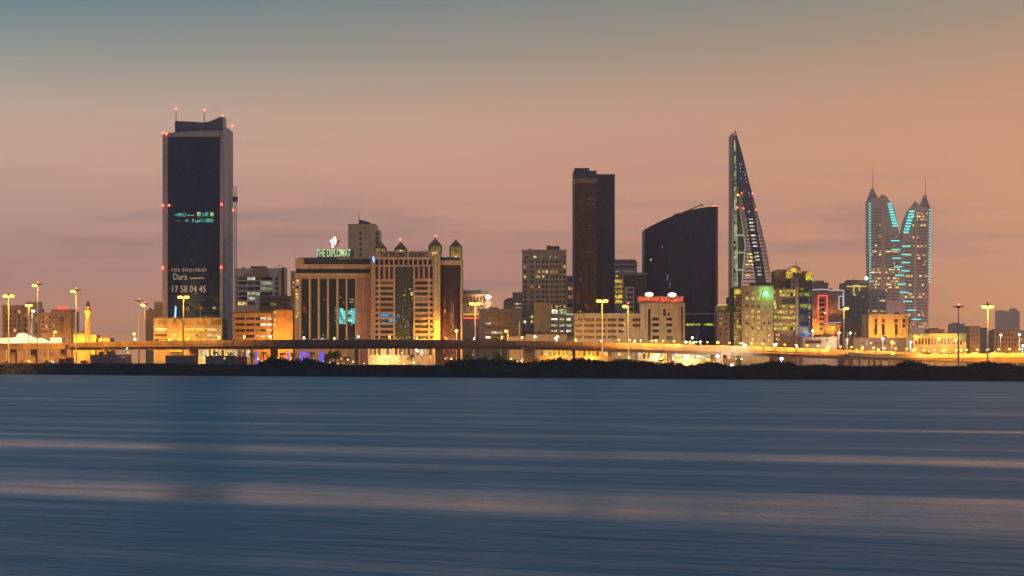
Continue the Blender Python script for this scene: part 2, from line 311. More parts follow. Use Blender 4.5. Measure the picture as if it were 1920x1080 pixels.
# ================================================================== the setting
SH = [(-2600,3088-60), (-262,1018), (165,640), (300,520), (900,470), (4400,430)]      # waterline
def water():
    mb = MB(); mb.quad((-4400,-500,0),(4400,-500,0),(4400,5200,0),(-4400,5200,0))
    m = bpy.data.materials.new('sea_water'); m.use_nodes = True; t = m.node_tree; b = t.nodes['Principled BSDF']; l = t.links.new; MATS['sea_water'] = m
    g = N('ShaderNodeNewGeometry', t)
    rot = N('ShaderNodeMapping', t); rot.inputs['Rotation'].default_value = (0,0,R(24)); l(g.outputs['Position'], rot.inputs[0])   # y runs across the slicks
    sp = N('ShaderNodeSeparateXYZ', t); l(rot.outputs[0], sp.inputs[0])
    # broad calm slicks, warped
    wm = N('ShaderNodeMapping', t); wm.inputs['Scale'].default_value = (.012,.05,1); l(rot.outputs[0], wm.inputs[0])
    wn = N('ShaderNodeTexNoise', t); wn.inputs['Scale'].default_value = 1; wn.inputs['Detail'].default_value = 7; wn.inputs['Roughness'].default_value = .6; l(wm.outputs[0], wn.inputs[0])
    ma = N('ShaderNodeMath', t, operation='MULTIPLY_ADD'); l(wn.outputs[0], ma.inputs[0]); ma.inputs[1].default_value = 22; l(sp.outputs['Y'], ma.inputs[2])
    rg = N('ShaderNodeMapRange', t); rg.inputs[1].default_value = 0; rg.inputs[2].default_value = 300; l(ma.outputs[0], rg.inputs[0])
    cr = N('ShaderNodeValToRGB', t); cr.color_ramp.interpolation = 'EASE'
    def g1(v): return (v,v,v)
    k = lambda t_: (t_+11)/300
    ramp(cr, [(k(60), g1(.0)), (k(68), g1(.05)), (k(79), g1(.78)), (k(84), g1(.8)), (k(95), g1(.0)), (k(98), g1(.15)), (k(102), g1(.0)), (k(110), g1(.0)), (k(117), g1(1.0)), (k(122), g1(1.0)), (k(131), g1(.05)), (k(165), g1(.05)), (k(170), g1(.5)), (k(177), g1(0.05)), (k(289), g1(.1))])
    l(rg.outputs[0], cr.inputs[0])
    # fine streaks
    fm = N('ShaderNodeMapping', t); fm.inputs['Scale'].default_value = (.011,.09,1); l(rot.outputs[0], fm.inputs[0])
    fn = N('ShaderNodeTexNoise', t); fn.inputs['Scale'].default_value = 1; fn.inputs['Detail'].default_value = 9; fn.inputs['Roughness'].default_value = .62; l(fm.outputs[0], fn.inputs[0])
    fr = N('ShaderNodeMapRange', t); fr.inputs[1].default_value = .38; fr.inputs[2].default_value = .68; l(fn.outputs[0], fr.inputs[0])
    bd = N('ShaderNodeMath', t, operation='MULTIPLY_ADD'); l(cr.outputs[0], bd.inputs[0]); bd.inputs[1].default_value = .7; bd.inputs[2].default_value = -.28
    mx = N('ShaderNodeMath', t, operation='MULTIPLY_ADD'); l(fr.outputs[0], mx.inputs[0]); mx.inputs[1].default_value = .82; l(bd.outputs[0], mx.inputs[2]); mx.use_clamp = True
    ro = N('ShaderNodeMapRange', t); ro.inputs[3].default_value = .40; ro.inputs[4].default_value = .2; l(mx.outputs[0], ro.inputs[0]); l(ro.outputs[0], b.inputs['Roughness'])
    b.inputs['Base Color'].default_value = (.005,.072,.108,1); b.inputs['IOR'].default_value = 1.33; b.inputs['Specular IOR Level'].default_value = .5
    # ripples
    rm = N('ShaderNodeMapping', t); rm.inputs['Scale'].default_value = (.22,1.0,1); l(rot.outputs[0], rm.inputs[0])
    rn = N('ShaderNodeTexNoise', t); rn.inputs['Scale'].default_value = .45; rn.inputs['Detail'].default_value = 6; rn.inputs['Roughness'].default_value = .6; l(rm.outputs[0], rn.inputs[0])
    bp = N('ShaderNodeBump', t); bp.inputs['Distance'].default_value = .5; l(rn.outputs[0], bp.inputs['Height'])
    bs = N('ShaderNodeMapRange', t); bs.inputs[3].default_value = 1.0; bs.inputs[4].default_value = .06; l(mx.outputs[0], bs.inputs[0]); l(bs.outputs[0], bp.inputs['Strength']); l(bp.outputs[0], b.inputs['Normal'])
    tag(mb.build('sea', 'sea_water'), kind='structure')
water()
ROADZ = 5.7
def road_pt(p):      # point of the coast road's centre line seen at photo column p
    k = (p-960)/F; t = (-239-k*1044)/(-427-378*k); return (-239+427*t, 1044-378*t)
def land():
    # land starts behind the bank
    pts = []
    for i, (x, y) in enumerate(SH):
        a = SH[max(i-1,0)]; b = SH[min(i+1,len(SH)-1)]; dx, dy = b[0]-a[0], b[1]-a[1]; q = math.hypot(dx,dy); pts.append((x - dy/q*9*1, y + dx/q*9))
    mb = MB(); poly = [(x,y,GZ) for x,y in pts] + [(4400,5200,GZ), (-2600,5200,GZ)]
    mb.v = poly; mb.f = [tuple(range(len(poly)))]
    tag(mb.build('ground', 'earth'), kind='structure')
    # the bank: a rubble slope with a low crest, sampled along the shore
    mb = MB(); rows = []
    for i in range(len(SH)-1):
        (x0,y0),(x1,y1) = SH[i], SH[i+1]; ln = math.hypot(x1-x0,y1-y0); st = max(2, int(ln/ (4 if i == 1 else 40)))
        dx, dy = (x1-x0)/ln, (y1-y0)/ln; nx, ny = -dy, dx
        for k in range(st):
            t = k/st; x, y = x0+(x1-x0)*t, y0+(y1-y0)*t
            g = (0 if i == 0 else (t if i == 1 else 1)); crest = 5.75-1.25*g**.8
            row = []
            for off, z in ((-2.5,-1.2),(0,.1),(2.5,2.0),(5,3.9),(6.5,crest),(8.5,crest-.1),(11.5,GZ-.3)):
                jz = random.uniform(-.22,.22) if 0 < off < 11 else 0
                row.append((x+nx*(off+random.uniform(-.3,.3)), y+ny*(off+random.uniform(-.3,.3)), z+jz))
            rows.append(row)
    m = len(rows[0]); mb.v = [p for r in rows for p in r]
    for a in range(len(rows)-1):
        for c in range(m-1): mb.f.append((a*m+c, (a+1)*m+c, (a+1)*m+c+1, a*m+c+1))
    tag(mb.build('shore_bank', 'rock'), kind='structure')
    # armour stones on the slope
    mb = MB(); (x0,y0),(x1,y1) = (-420,1158),(230,582); ln = math.hypot(x1-x0,y1-y0); dx, dy = (x1-x0)/ln,(y1-y0)/ln; nx, ny = -dy, dx
    for k in range(4200):
        t = random.random(); off = random.uniform(-.6,7.5); x, y = x0+(x1-x0)*t+nx*off, y0+(y1-y0)*t+ny*off; z = min(off*.82+.1, 5.2-1.0*t); r = random.uniform(.25,.75)
        i = len(mb.v); a = random.random()*6
        for q in range(5): mb.v.append((x+r*1.2*math.cos(a+q*1.256)*random.uniform(.7,1.2), y+r*math.sin(a+q*1.256)*random.uniform(.7,1.2), z+random.uniform(-.2,.15)))
        mb.v.append((x+random.uniform(-.2,.2)*r, y+random.uniform(-.2,.2)*r, z+r*random.uniform(.5,.9)))
        for q in range(5): mb.f.append((i+q, i+(q+1)%5, i+5))
    tag(mb.build('armour_stones', 'rock'), 'dark loose armour stones covering the sea bank', 'stones', kind='stuff')
    # coast road on a low embankment behind the bank, as far as the containers
    mb = MB(); p0, p1 = road_pt(-60), road_pt(345); n_ = (.663*7.5,.749*7.5)
    mb.column([(p0[0]-n_[0],p0[1]-n_[1]),(p1[0]-n_[0],p1[1]-n_[1]),(p1[0]+n_[0],p1[1]+n_[1]),(p0[0]+n_[0],p0[1]+n_[1])], GZ-.2, ROADZ)
    tag(mb.build('coast_road', 'asphalt'), kind='structure')
land()

# ================================================================== buildings, left to right
def curtain(px0, px1, py0, py1, Y, nc, nr, bulge=0., jit=.012, z0=None):
    """sheet of separate panes, each tilted a hair so that reflections break up; gently curved in plan"""
    mb = MB(); x0, x1 = X(px0,Y), X(px1,Y); z1 = Z(py0,Y); z0 = Z(py1,Y) if z0 is None else z0
    yy = lambda u: Y - bulge*(1-(2*u-1)**2)
    for i in range(nc):
        for j in range(nr):
            u0, u1 = i/nc, (i+1)/nc; a, b = z0+(z1-z0)*j/nr, z0+(z1-z0)*(j+1)/nr; g = .06
            t1, t2 = random.gauss(0,jit)*3, random.gauss(0,jit)*2
            xa, xb = x0+(x1-x0)*u0+g, x0+(x1-x0)*u1-g
            mb.quad((xa,yy(u0)-t1+t2,a+g),(xb,yy(u1)+t1+t2,a+g),(xb,yy(u1)+t1-t2,b-g),(xa,yy(u0)-t1-t2,b-g))
    return mb
# ---- the hazy blocks on the far left
Y = 2300
r = root_at('apartment_block', 'hazy tan apartment block at the far left edge with stair tower', 'building', 4, 75, Y)
block(r, 4, 42, 572, Y, 20, 'rose_stone', grid(8,40,580,624,4,5,.6,.55,.12,('lit_warm','lit_orange'),'glass_brown'), (3,.5,['glass_brown']))
bbox(r, 42, 76, 578, 690.03, Y+2, 18, 'rose_stone', 'wall'); bbox(r, 49, 75, 566, 690, Y-1.5, 12, 'beige_render', 'stair_tower')
for a in grid(44,75,584,626,3,4,.5,.5,.2,('lit_warm',),'glass_brown'): pane(r, (X((a[0]+a[1])/2,Y), Y-1.6, Z((a[2]+a[3])/2,Y)), X(a[1],Y)-X(a[0],Y), Z(a[2],Y)-Z(a[3],Y), a[4])
r = root_at('office_block', 'hazy brown office with a red rooftop sign near the left edge', 'building', 76, 142, Y-40)
Y = 2260
block(r, 76, 97, 586, Y, 22, 'rose_stone', grid(78,96,590,626,3,4,.6,.5,.3,('lit_warm',),'glass_brown'), None, name='wing')
block(r, 96, 134, 580, Y-3, 24, 'brown_render', grid(110,122,593,622,1,6,.7,.75,.3,('lit_warm',),'glass_brown')+grid(98,108,590,622,2,4,.5,.5,.1,('lit_warm',),'glass_brown'), (3,.5,['glass_brown']))
block(r, 134, 142, 584, Y, 18, 'grey_concrete', (), None, name='wing')
s = bbox(r, 107, 126, 574, 580, Y-2, 1, 'neon_red', 'rooftop_sign')
for px in (20, 60, 110, 136): point(r, (X(px,Y), Y-40, GZ+8), 17000, SODIUM, .6)
# ---- low pavilion roofs behind the minaret, and the minaret
r = root_at('mosque_hall', 'low mosque hall with a flaring gold lit wall beneath the minaret', 'mosque', 135, 205, 1400)
Y = 1400
MB().prism([(X(138,Y),GZ),(X(176,Y),GZ),(X(181,Y),Z(628,Y)),(X(138,Y),Z(628,Y))], Y, Y+14).build('wall', 'sand_stone', r)
block(r, 181, 206, 634, Y+6, 16, 'beige_render', name='annex'); MB().lathe(X(150,Y), Y+8, [(5,Z(628,Y)),(4.6,Z(625,Y)),(2.8,Z(622,Y)),(.3,Z(620,Y))], 14).build('dome', 'gold_dome', r, smooth=True)
r = root_at('minaret', 'slender gold floodlit minaret with a balcony and pointed cap', 'minaret', 160, 170, 1390)
Y = 1390; cx = X(165,Y); zz = lambda p: Z(p,Y)
MB().lathe(cx, Y, [(2.0,GZ),(2.0,zz(640)),(1.75,zz(612)),(1.7,zz(588))], 12).build('shaft', 'sand_stone', r)
MB().lathe(cx, Y, [(1.75,zz(588)),(2.9,zz(584.5)),(2.9,zz(582)),(1.6,zz(582)),(1.5,zz(576)),(2.0,zz(575)),(1.6,zz(573.5))], 12).build('balcony', 'sand_stone', r)
MB().lathe(cx, Y, [(1.5,zz(573.5)),(1.3,zz(569)),(.5,zz(566.5)),(.08,zz(563))], 10).build('cap', 'roof_metal', r)
for dx in (-5.5, 5.5): point(r, (cx+dx, Y-6, zz(632)), 16000, SODIUM, .4)
point(r, (cx, Y-4.2, zz(585.5)), 2500, SODIUM, .3); point(r, (X(160,Y), Y-14, zz(640)), 14000, SODIUM)
# ---- marquee
r = root_at('marquee', 'row of bright white floodlit marquee tents at the left edge', 'tent', -8, 116, 1240)
Y = 1240
prof = [(-8,634),(30,633),(33,626),(44,624),(58,630),(66,634),(80,634),(92,640)]
MB().prism([(X(-8,Y),Z(646,Y))]+[(X(a,Y),Z(b,Y)) for a,b in prof]+[(X(92,Y),Z(646,Y))], Y, Y+16).build('canopy', 'white_fabric', r)
bbox(r, 94, 116, 633, 645, Y+3, 10, 'white_fabric', 'side_tent')
for px in (-6, 12, 30, 50, 70, 90, 96, 114): bbox(r, px-.5, px+.5, 645.9 if px < 94 else 644.9, 690, Y+4, .5, 'pole_steel', 'post')
bbox(r, -8, 116, 646, 690, Y+12, 1, 'brown_render', 'rear_wall')
for px in (6, 46, 104): point(r, (X(px,Y), Y-9, Z(639,Y)), 1100, (1,.95,.72), .6, aim=(0,1,.5), size=140)
for px in (0, 30, 60, 90): point(r, (X(px,Y), Y-22, Z(664,Y)), 2600, SODIUM, .5)
# ---- block beside the big tower
Y = 1500
r = root_at('tan_block', 'plain hazy tan block just left of the dark glass tower', 'building', 272, 312, Y)
block(r, 272, 308, 581, Y, 24, 'sand_stone', grid(290,306,586,630,2,5,.4,.3,.15,('lit_orange',),'glass_brown')); block(r, 289, 312, 566, Y+6, 16, 'beige_render', name='upper_block')
# ---- the tall dark glass tower with the phone number
Y = 1300
r = root_at('glass_tower', 'tall dark glass office tower carrying a phone number on its facade', 'tower', 305, 418, Y)
x0, x1 = X(305,Y), X(418,Y); zt = Z(249,Y)
MB().box(x0+1.2, x1-1.2, Y+1.5, Y+45, GZ, zt-1).build('core', 'black_paint', r)
curtain(314.5, 412.5, 256, 596, Y+.2, 14, 64, 1.1, .010).build('curtain_wall', 'glass_navy', r)
MB().box(x0, X(314.5,Y), Y-.6, Y+20, GZ, Z(250,Y)).build('pilaster', 'mauve_concrete', r); MB().box(X(412.5,Y), x1, Y-.6, Y+20, GZ, Z(246,Y)).build('pilaster', 'mauve_concrete', r)
mb = MB(); n = 10
for k in range(n):
    u0, u1 = k/n, (k+1)/n; f = lambda u: (X(314.5,Y)+(X(412.5,Y)-X(314.5,Y))*u, Y-1.4-1.2*(1-(2*u-1)**2), Z(250-5*u**.7,Y))
    a, b = f(u0), f(u1); lo = Z(256-5*.5,Y)-1.2
    mb.quad((a[0],a[1],lo),(b[0],b[1],lo),b,a); mb.quad(a,b,(b[0],Y+6,b[2]),(a[0],Y+6,a[2])); mb.quad((a[0],Y+2,lo),(b[0],Y+2,lo),(b[0],b[1],lo),(a[0],a[1],lo))
mb.build('cornice', 'mauve_concrete', r)
cp = [(328,252),(327,229),(329,226.5),(345,227),(365,228),(378,229),(386,228.5),(396,226),(408,220.5),(418,217),(418,252)]
MB().prism([(X(a,Y),Z(b,Y)) for a,b in cp], Y+1, Y+16).build('crown', 'roof_metal', r)
mb = MB(); sx = x1+.15; wins = []
for k in range(33):
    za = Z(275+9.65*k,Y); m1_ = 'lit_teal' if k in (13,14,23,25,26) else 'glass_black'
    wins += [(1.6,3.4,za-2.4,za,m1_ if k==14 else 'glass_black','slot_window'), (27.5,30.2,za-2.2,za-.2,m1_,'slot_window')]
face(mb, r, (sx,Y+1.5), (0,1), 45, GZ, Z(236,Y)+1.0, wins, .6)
mb.quad((sx,Y+46.5,GZ),(sx-12,Y+46.5,GZ),(sx-12,Y+46.5,Z(236,Y)+1),(sx,Y+46.5,Z(236,Y)+1)); mb.quad((sx,Y+1.5,Z(236,Y)+1),(sx,Y+46.5,Z(236,Y)+1),(sx-12,Y+46.5,Z(236,Y)+1),(sx-12,Y+1.5,Z(236,Y)+1)); mb.quad((sx-12,Y+1.5,zt-2),(sx,Y+1.5,zt-2),(sx,Y+1.5,Z(236,Y)+1),(sx-12,Y+1.5,Z(236,Y)+1))
mb.build('side_wall', 'mauve_concrete', r)
for px in (330, 383): mast(r, px, 205, 228, Y+6, .3)
for px, py in ((330,204),(383,206),(417,217),(306,249),(312,251),(305,385),(317,385),(415.5,383),(305,502),(414.5,501)): beacon(r, px, py, Y-1.4, .75)
for px, py in ((435.5,236),(437,394)): beacon(r, px, py, Y+44, .8)
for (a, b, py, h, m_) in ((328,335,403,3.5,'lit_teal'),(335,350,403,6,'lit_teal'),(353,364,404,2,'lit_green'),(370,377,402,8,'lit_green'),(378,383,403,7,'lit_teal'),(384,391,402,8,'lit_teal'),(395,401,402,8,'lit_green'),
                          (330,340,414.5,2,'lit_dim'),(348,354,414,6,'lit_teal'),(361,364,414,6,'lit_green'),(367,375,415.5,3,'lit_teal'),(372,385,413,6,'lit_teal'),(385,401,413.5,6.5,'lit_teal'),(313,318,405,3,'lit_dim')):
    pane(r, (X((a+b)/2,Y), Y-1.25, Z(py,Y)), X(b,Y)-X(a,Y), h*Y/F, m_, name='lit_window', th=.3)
text(r, 'lettering', 'FOR ENQUIRIES', 322, 387, 503, 510.5, Y-1.1, 'text_cream', .12, bold=.002, sp=1.25)
text(r, 'lettering', 'Dara', 325, 351, 513, 524.5, Y-1.1, 'text_cream', .12, bold=.0)
mb = MB()
for k in range(9): mb.box(X(357+k*2.9,Y), X(359.2+k*2.9,Y), Y-1.2, Y-1.1, Z(523,Y), Z(520.8-(k%3==0)*.6,Y))
mb.build('lettering', 'text_cream', r)
text(r, 'lettering', '17 58 04 45', 323, 386, 535.5, 548, Y-1.1, 'text_cream', .12, bold=.006)
# podium of the tower
Y = 1272
r = root_at('tower_podium', 'low lit podium with gabled entry at the foot of the dark tower', 'building', 288, 416, Y)
W = [(318+26*k, 336+26*k, 598.5, 609, 'glass_brown') for k in (1,2,3)] + [(296,312,600,607,'glass_brown')]
for py in (617.5, 628.5, 637.5):
    W += [(290,313,py-2.6,py+2.6,'lit_warm' if py < 625 else 'glass_brown')] + [(346,364,py-2.4,py+2.4,'lit_yellow'),(367,386,py-2.4,py+2.4,'lit_yellow'),(388.5,414,py-2.6,py+2.6,'lit_warm')]
block(r, 288, 416, 596, Y, 24, 'beige_render', W, (3,.6,['glass_brown']))
Y2 = Y-4
mb = MB(); mb.prism([(X(a,Y2),Z(b,Y2)) for a,b in ((315.5,660),(342,660),(342,603),(335.5,598),(324,593.5),(315.5,603))], Y2, Y2+3.8); mb.build('gabled_entry', 'sand_stone', r)
bbox(r, 324.5, 331, 597, 606, Y2-.3, .4, 'glass_brown', 'opening')
for py in (628.5, 638): bbox(r, 324, 332, py-2.2, py+2.2, Y2-.12, .3, 'lit_warm', 'window')
point(r, (X(344,Y), Y-12, Z(645,Y)), 4000, SODIUM); point(r, (X(300,Y), Y-12, Z(640,Y)), 3000, SODIUM)
r = root_at('blue_pylon_sign', 'slim blue lit pylon sign standing on the podium entry roof', 'sign', 329, 332, Y, z=Z(597,1270))
MB().prism([(X(a,Y),Z(b,Y)) for a,b in ((328.5,597),(331.5,597),(332.5,576),(330.5,573))], Y-3.5, Y-3.0).build('panel', 'lamp_blue', r)
mast(r, 327, 564, 597.5, Y-2.8, .15, 'pole_steel', 'pole')
r = root_at('flagpole', 'white flagpole with a small red flag on the podium roof', 'flagpole', 375, 378, Y, z=Z(596,1272))
mast(r, 375.5, 574, 596, Y+2, .15, 'white_paint', 'pole'); MB().prism([(X(375.7,Y),Z(580,Y)),(X(381,Y),Z(579,Y)),(X(379,Y),Z(575.5,Y)),(X(375.7,Y),Z(575,Y))], Y+2, Y+2.1).build('flag', 'red_paint', r)
# construction hoist mast
Y = 1335
r = root_at('hoist_mast', 'thin lattice hoist mast with dark cab beside the glass tower', 'hoist', 439, 444, Y)
mb = MB(); cx = X(441.3,Y); zb, zt = GZ, Z(349,Y)
for a in (-.7,.7):
    for b in (-.7,.7): mb.bar((cx+a,Y+b,zb),(cx+a,Y+b,zt),.12,4)
k = zb
while k < zt-3:
    mb.bar((cx-.7,Y-.7,k),(cx+.7,Y-.7,k+2.4),.08,3); mb.bar((cx+.7,Y-.7,k),(cx+.7,Y+.7,k+2.4),.08,3); mb.bar((cx-.7,Y-.7,k),(cx+.7,Y-.7,k),.08,3); k += 2.4
mb.build('lattice', 'rust_steel', r); MB().box(cx-1.5,cx+1.5,Y-1.6,Y+1.2,Z(378,Y),Z(369,Y)).build('cab', 'dark_panel', r)
# ---- pale office behind
Y = 1500
r = root_at('pale_office', 'pale office with dark window bands and a sloped rooftop hall', 'building', 441, 533, Y)
W = []
for i, py in enumerate((522, 530.5, 541, 551, 559.5, 569)):
    for a, b in ((446,463),(464,478),(479,487),(488.5,511)):
        if py > 556 and a > 470: continue
        W.append((a, b, py-3, py+3, pick(.18 if py<525 else .3, ('lit_green','lit_white','lit_warm'), 'glass_black')))
    if py < 560: W.append((516, 521.5, py-3, py+3, 'glass_brown'))
block(r, 441, 528, 503, Y, 26, 'pale_panel', W, (4,.6,['glass_black']))
MB().prism([(X(a,Y),Z(b,Y)) for a,b in ((459,520),(459,515),(480,503),(498,499.5),(498.5,520))], Y-2.5, Y-.02).build('stair_hall', 'rose_stone', r)
bbox(r, 470, 499, 499, 503.2, Y+6, 10, 'roof_metal', 'plant_room'); bbox(r, 528.1, 533, 501, 690, Y-3, 20, 'dark_panel', 'side_slab'); mast(r, 523.5, 497, 504, Y+3, .2); MB().box(X(519,Y),X(528,Y),Y+2.8,Y+3.2,Z(498.4,Y),Z(497.4,Y)).build('antenna_arm','dark_panel',r)
# annex between
Y = 1420
r = root_at('dark_annex', 'brown annex with dark ribbon windows behind the brick office', 'building', 486, 548, Y)
block(r, 486, 546, 555, Y, 20, 'brown_render', [(489,505,568,572.5,'glass_black'),(507,519,568,572.5,'lit_dim'),(522,538,568,572.5,'glass_black'),(489,538,560,563,'glass_black')])
# ---- brick podium office
Y = 1270
r = root_at('brick_office', 'low brown brick office with lit stair windows and striped bands', 'building', 436, 549, Y)
W = []
for i, py in enumerate((597.5, 608.5, 619.5, 630.5)):
    for a, b, q in ((441,459,0),(461,477,0),(479,487,.2),(488.5,498,.75),(499.5,510,.8)): W.append((a,b,py-2.3,py+2.3, pick(q, ('lit_warm','lit_white'), 'glass_black')))
block(r, 436, 511.5, 587, Y, 24, 'brown_render', W); bbox(r, 435, 513, 584, 587, Y-.8, 25, 'dark_panel', 'cornice')
block(r, 511.6, 549, 581, Y-3, 27, 'brick_warm', [(513,517.5,py-2,py+2,'lit_warm') for py in (586,599,610,620.5,631)], (3,.3,['glass_brown']), name='stair_wing')
MB().box(X(459,Y),X(468,Y),Y+4,Y+4.5,Z(583,Y),Z(576.5,Y)).build('rooftop_sign','sign_back_red', r)
point(r, (X(530,Y), Y-16, Z(646,Y)), 16000, SODIUM)
# ---- grey sliver and hotel
Y = 1330
r = root_at('grey_slab', 'narrow grey slab squeezed against the left of the hotel', 'building', 545, 556, Y)
block(r, 545, 557, 508, Y, 18, 'grey_concrete', [(548.5,551,528+9*k,532+9*k,pick(.3,('lit_warm',),'glass_brown')) for k in range(10)])
Y = 1200
r = root_at('hotel', 'hotel with six tall dark glass bays and a rooftop name sign', 'hotel', 553, 695, Y)
bays = [(565,579),(583,595.5),(600,613),(617,630.5),(635,648),(652,666)]
block(r, 561.5, 694, 520, Y, 28, 'sand_stone', [(a,b,521.5,637,'glass_teal','glass_bay') for a,b in bays], None, rec=1.6)
mb = MB()                                                # fins
for k, px in enumerate((563, 581, 597.7, 615, 632.7, 650, 667.5)): MB().box(X(px-1.4,Y),X(px+1.4,Y),Y-1.1,Y-.02,GZ,Z(520.3,Y)).build('fin','beige_render',r)
for (a, b) in bays:                                       # transoms of each bay
    mb = MB()
    for k in range(1,13): mb.box(X(a,Y)+.05, X(b,Y)-.05, Y+1.3, Y+1.45, Z(521.5+k*8.9,Y)-.08, Z(521.5+k*8.9,Y)+.08)
    for k in (1,2,3): q = X(a,Y)+(X(b,Y)-X(a,Y))*k/4; mb.box(q-.06,q+.06,Y+1.32,Y+1.43,Z(637,Y),Z(521.5,Y))
    mb.build('mullion_grid','glass_black',r)
def patch(root, cells, Y, m, name='lit_window'):
    for a, b, c, d_ in cells: pane(root, (X((a+b)/2,Y),Y,Z((c+d_)/2,Y)), X(b,Y)-X(a,Y), Z(c,Y)-Z(d_,Y), m, name=name, th=.08)
cells = []
for a, b in ((635.6,647.6),(652.6,665.4)):
    for k in range(3):
        for j in range(7):
            u0 = a+(b-a)*k/3; py = 578+4.2*j
            if j in (0,6) and random.random() < .45: continue
            cells.append((u0+.12, u0+(b-a)/3-.12, py+.2, py+4.0))
patch(r, cells, Y+1.2, 'cyan_reflection')  # not rooms: glowing panes that imitate a screen reflected in the bays
patch(r, [(627+random.random()*3, 630, 576+6*k, 578.5+6*k) for k in range(5)]+[(652.6+random.random()*11, 654.5+random.random()*11, 560+2.6*k, 561.8+2.6*k) for k in range(6)]+[(637,640,557,559),(643,646,566,568),(640,647,607,609),(656,661,607.5,610)], Y+1.2, 'lit_green')  # green reflections in the glass, likewise painted as emission
patch(r, [(569,571.5,572,582),(568,574,583,586)], Y+1.2, 'lit_red'); patch(r, [(567.5,568.6,621,624),(605,606.5,627,629),(574,575,584,586),(588,589.5,582,584),(608,609,560,562),(641,643,540,541.5)], Y+1.2, 'lit_warm')
bbox(r, 553.5, 694.6, 512, 520.2, Y-1.6, 30, 'sand_stone', 'fascia'); bbox(r, 555, 694, 504, 512, Y-.7, 28, 'glass_navy', 'ribbon_window'); bbox(r, 553.5, 694.6, 495.5, 504, Y-1.6, 30, 'sand_stone', 'fascia')
for k in range(9): MB().box(X(568+14*k,Y)-.1,X(568+14*k,Y)+.1,Y-.95,Y-.72,Z(511.9,Y),Z(504.1,Y)).build('mullion','dark_panel',r)
bbox(r, 553.5, 569, 484.5, 495.5, Y-1.5, 26, 'sand_stone', 'parapet'); bbox(r, 569.1, 694, 486, 495.6, Y+3, 20, 'dark_panel', 'penthouse'); bbox(r, 632, 694, 484, 486, Y+2.5, 20, 'grey_concrete', 'roof_slab'); bbox(r, 560, 632, 483, 486, Y+3.5, 20, 'roof_metal', 'roof_slab')
block(r, 552.5, 561.4, 520.3, Y+1, 20, 'sand_stone', [(554.5,560,524+6.1*k,528.5+6.1*k,pick(.75,('lit_green','lit_warm'),'glass_brown')) for k in range(12)], name='side_bay')
bbox(r, 668.9, 694.5, 520.3, 690, Y-1.2, 1.1, 'rose_stone', 'end_wall'); bbox(r, 676, 679, 521, 690, Y-1.35, .1, 'brown_render', 'joint'); bbox(r, 685, 693, 497, 500, Y-1.75, .1, 'white_paint', 'plate')
MB().box(X(573,Y),X(577,Y),Y-2.0,Y-1.65,Z(498,Y),Z(495.6,Y)).build('light_box','sign_orange',r)
for px in (570,590,610,630,650,668): bbox(r, px-4, px+4, 635.5, 640, Y-2.6, 1.6, 'beige_render', 'plinth')
r = root_at('hotel_rooftop_sign', 'lit rooftop sign reading THE DIPLOMAT with leaf emblem above', 'sign', 593, 660, Y+3.4, z=Z(483,1203.5))
Y = 1203.4
bbox(r, 595, 663, 469, 482, Y+1.2, .3, 'dark_panel', 'backing'); bbox(r, 594, 661, 481.8, 483.2, Y-.5, 2.2, 'roof_metal', 'rail')
text(r, 'lettering', 'THE DIPLOMAT', 593, 657.5, 467.5, 481.5, Y, 'sign_green', .6)
def blob(pts, dy, m, nm='emblem_leaf'): MB().prism([(X(a,Y),Z(b,Y)) for a,b in pts], Y+dy, Y+dy+.5).build(nm, m, r)
blob([(622,464.5),(625.5,464.5),(626,458),(624.5,453),(624.5,449.5),(622,448),(619.5,451),(618.2,453.5),(621.5,454.5),(622,458)], -.5, 'sign_white')
blob([(626,452),(625,445),(627,443),(630,445),(631,450),(630.5,456),(629,460),(627,456)], -.9, 'sign_white')
blob([(630.4,460),(632,455),(633,448),(632,444),(630,444),(631.2,450)], -.7, 'sign_orange'); blob([(630,461),(632.5,463.5),(634,458),(636.8,453),(636,449),(634,450),(633.5,454)], -.3, 'red_paint')
mast(r, 629, 460, 470, Y+.6, .2, 'dark_panel', 'stem'); mast(r, 624, 463, 470, Y+.6, .2, 'dark_panel', 'stem')
point(r, (X(640,Y), Y-1.5, Z(466,Y)), 300, (.7,1,.6)); 
Y = 1185
r = root_at('blue_leaf_sign', 'small glowing blue leaf sign between hotel and residence roofs', 'sign', 696, 703, Y, z=Z(500,Y))
bbox(r, 696, 704, 478, 500, Y+.6, .5, 'rose_stone', 'panel'); MB().prism([(X(a,Y),Z(b,Y)) for a,b in ((698.3,482),(700.3,480.5),(702,484),(702,489),(701,493),(700,489),(698.8,486))], Y+.2, Y+.5).build('leaf', 'lamp_blue', r)
# ---- beige tower behind the hotel
Y = 1380
r = root_at('beige_tower', 'plain beige tower rising behind the hotel with a dark roof hood', 'tower', 653, 711, Y)
block(r, 652.5, 703, 421, Y, 30, 'beige_render', [(674,678,434.5+10.2*k,440+10.2*k,'glass_black') for k in range(6)])
block(r, 698, 711.5, 431, Y+9, 22, 'beige_render', [(703.2,710,436+8*k,440.5+8*k,'glass_green','balcony') for k in range(5)], name='balcony_wing')
bbox(r, 652, 704, 419.8, 421.2, Y-.4, 30, 'sand_stone', 'cornice')
MB().prism([(X(a,Y),Z(b,Y)) for a,b in ((672,420),(672,412),(676,411.5),(686,414),(695,417.5),(695.5,420))], Y+4, Y+20).build('roof_hood', 'blue_roof', r); mast(r, 673, 396, 413, Y+5, .25)
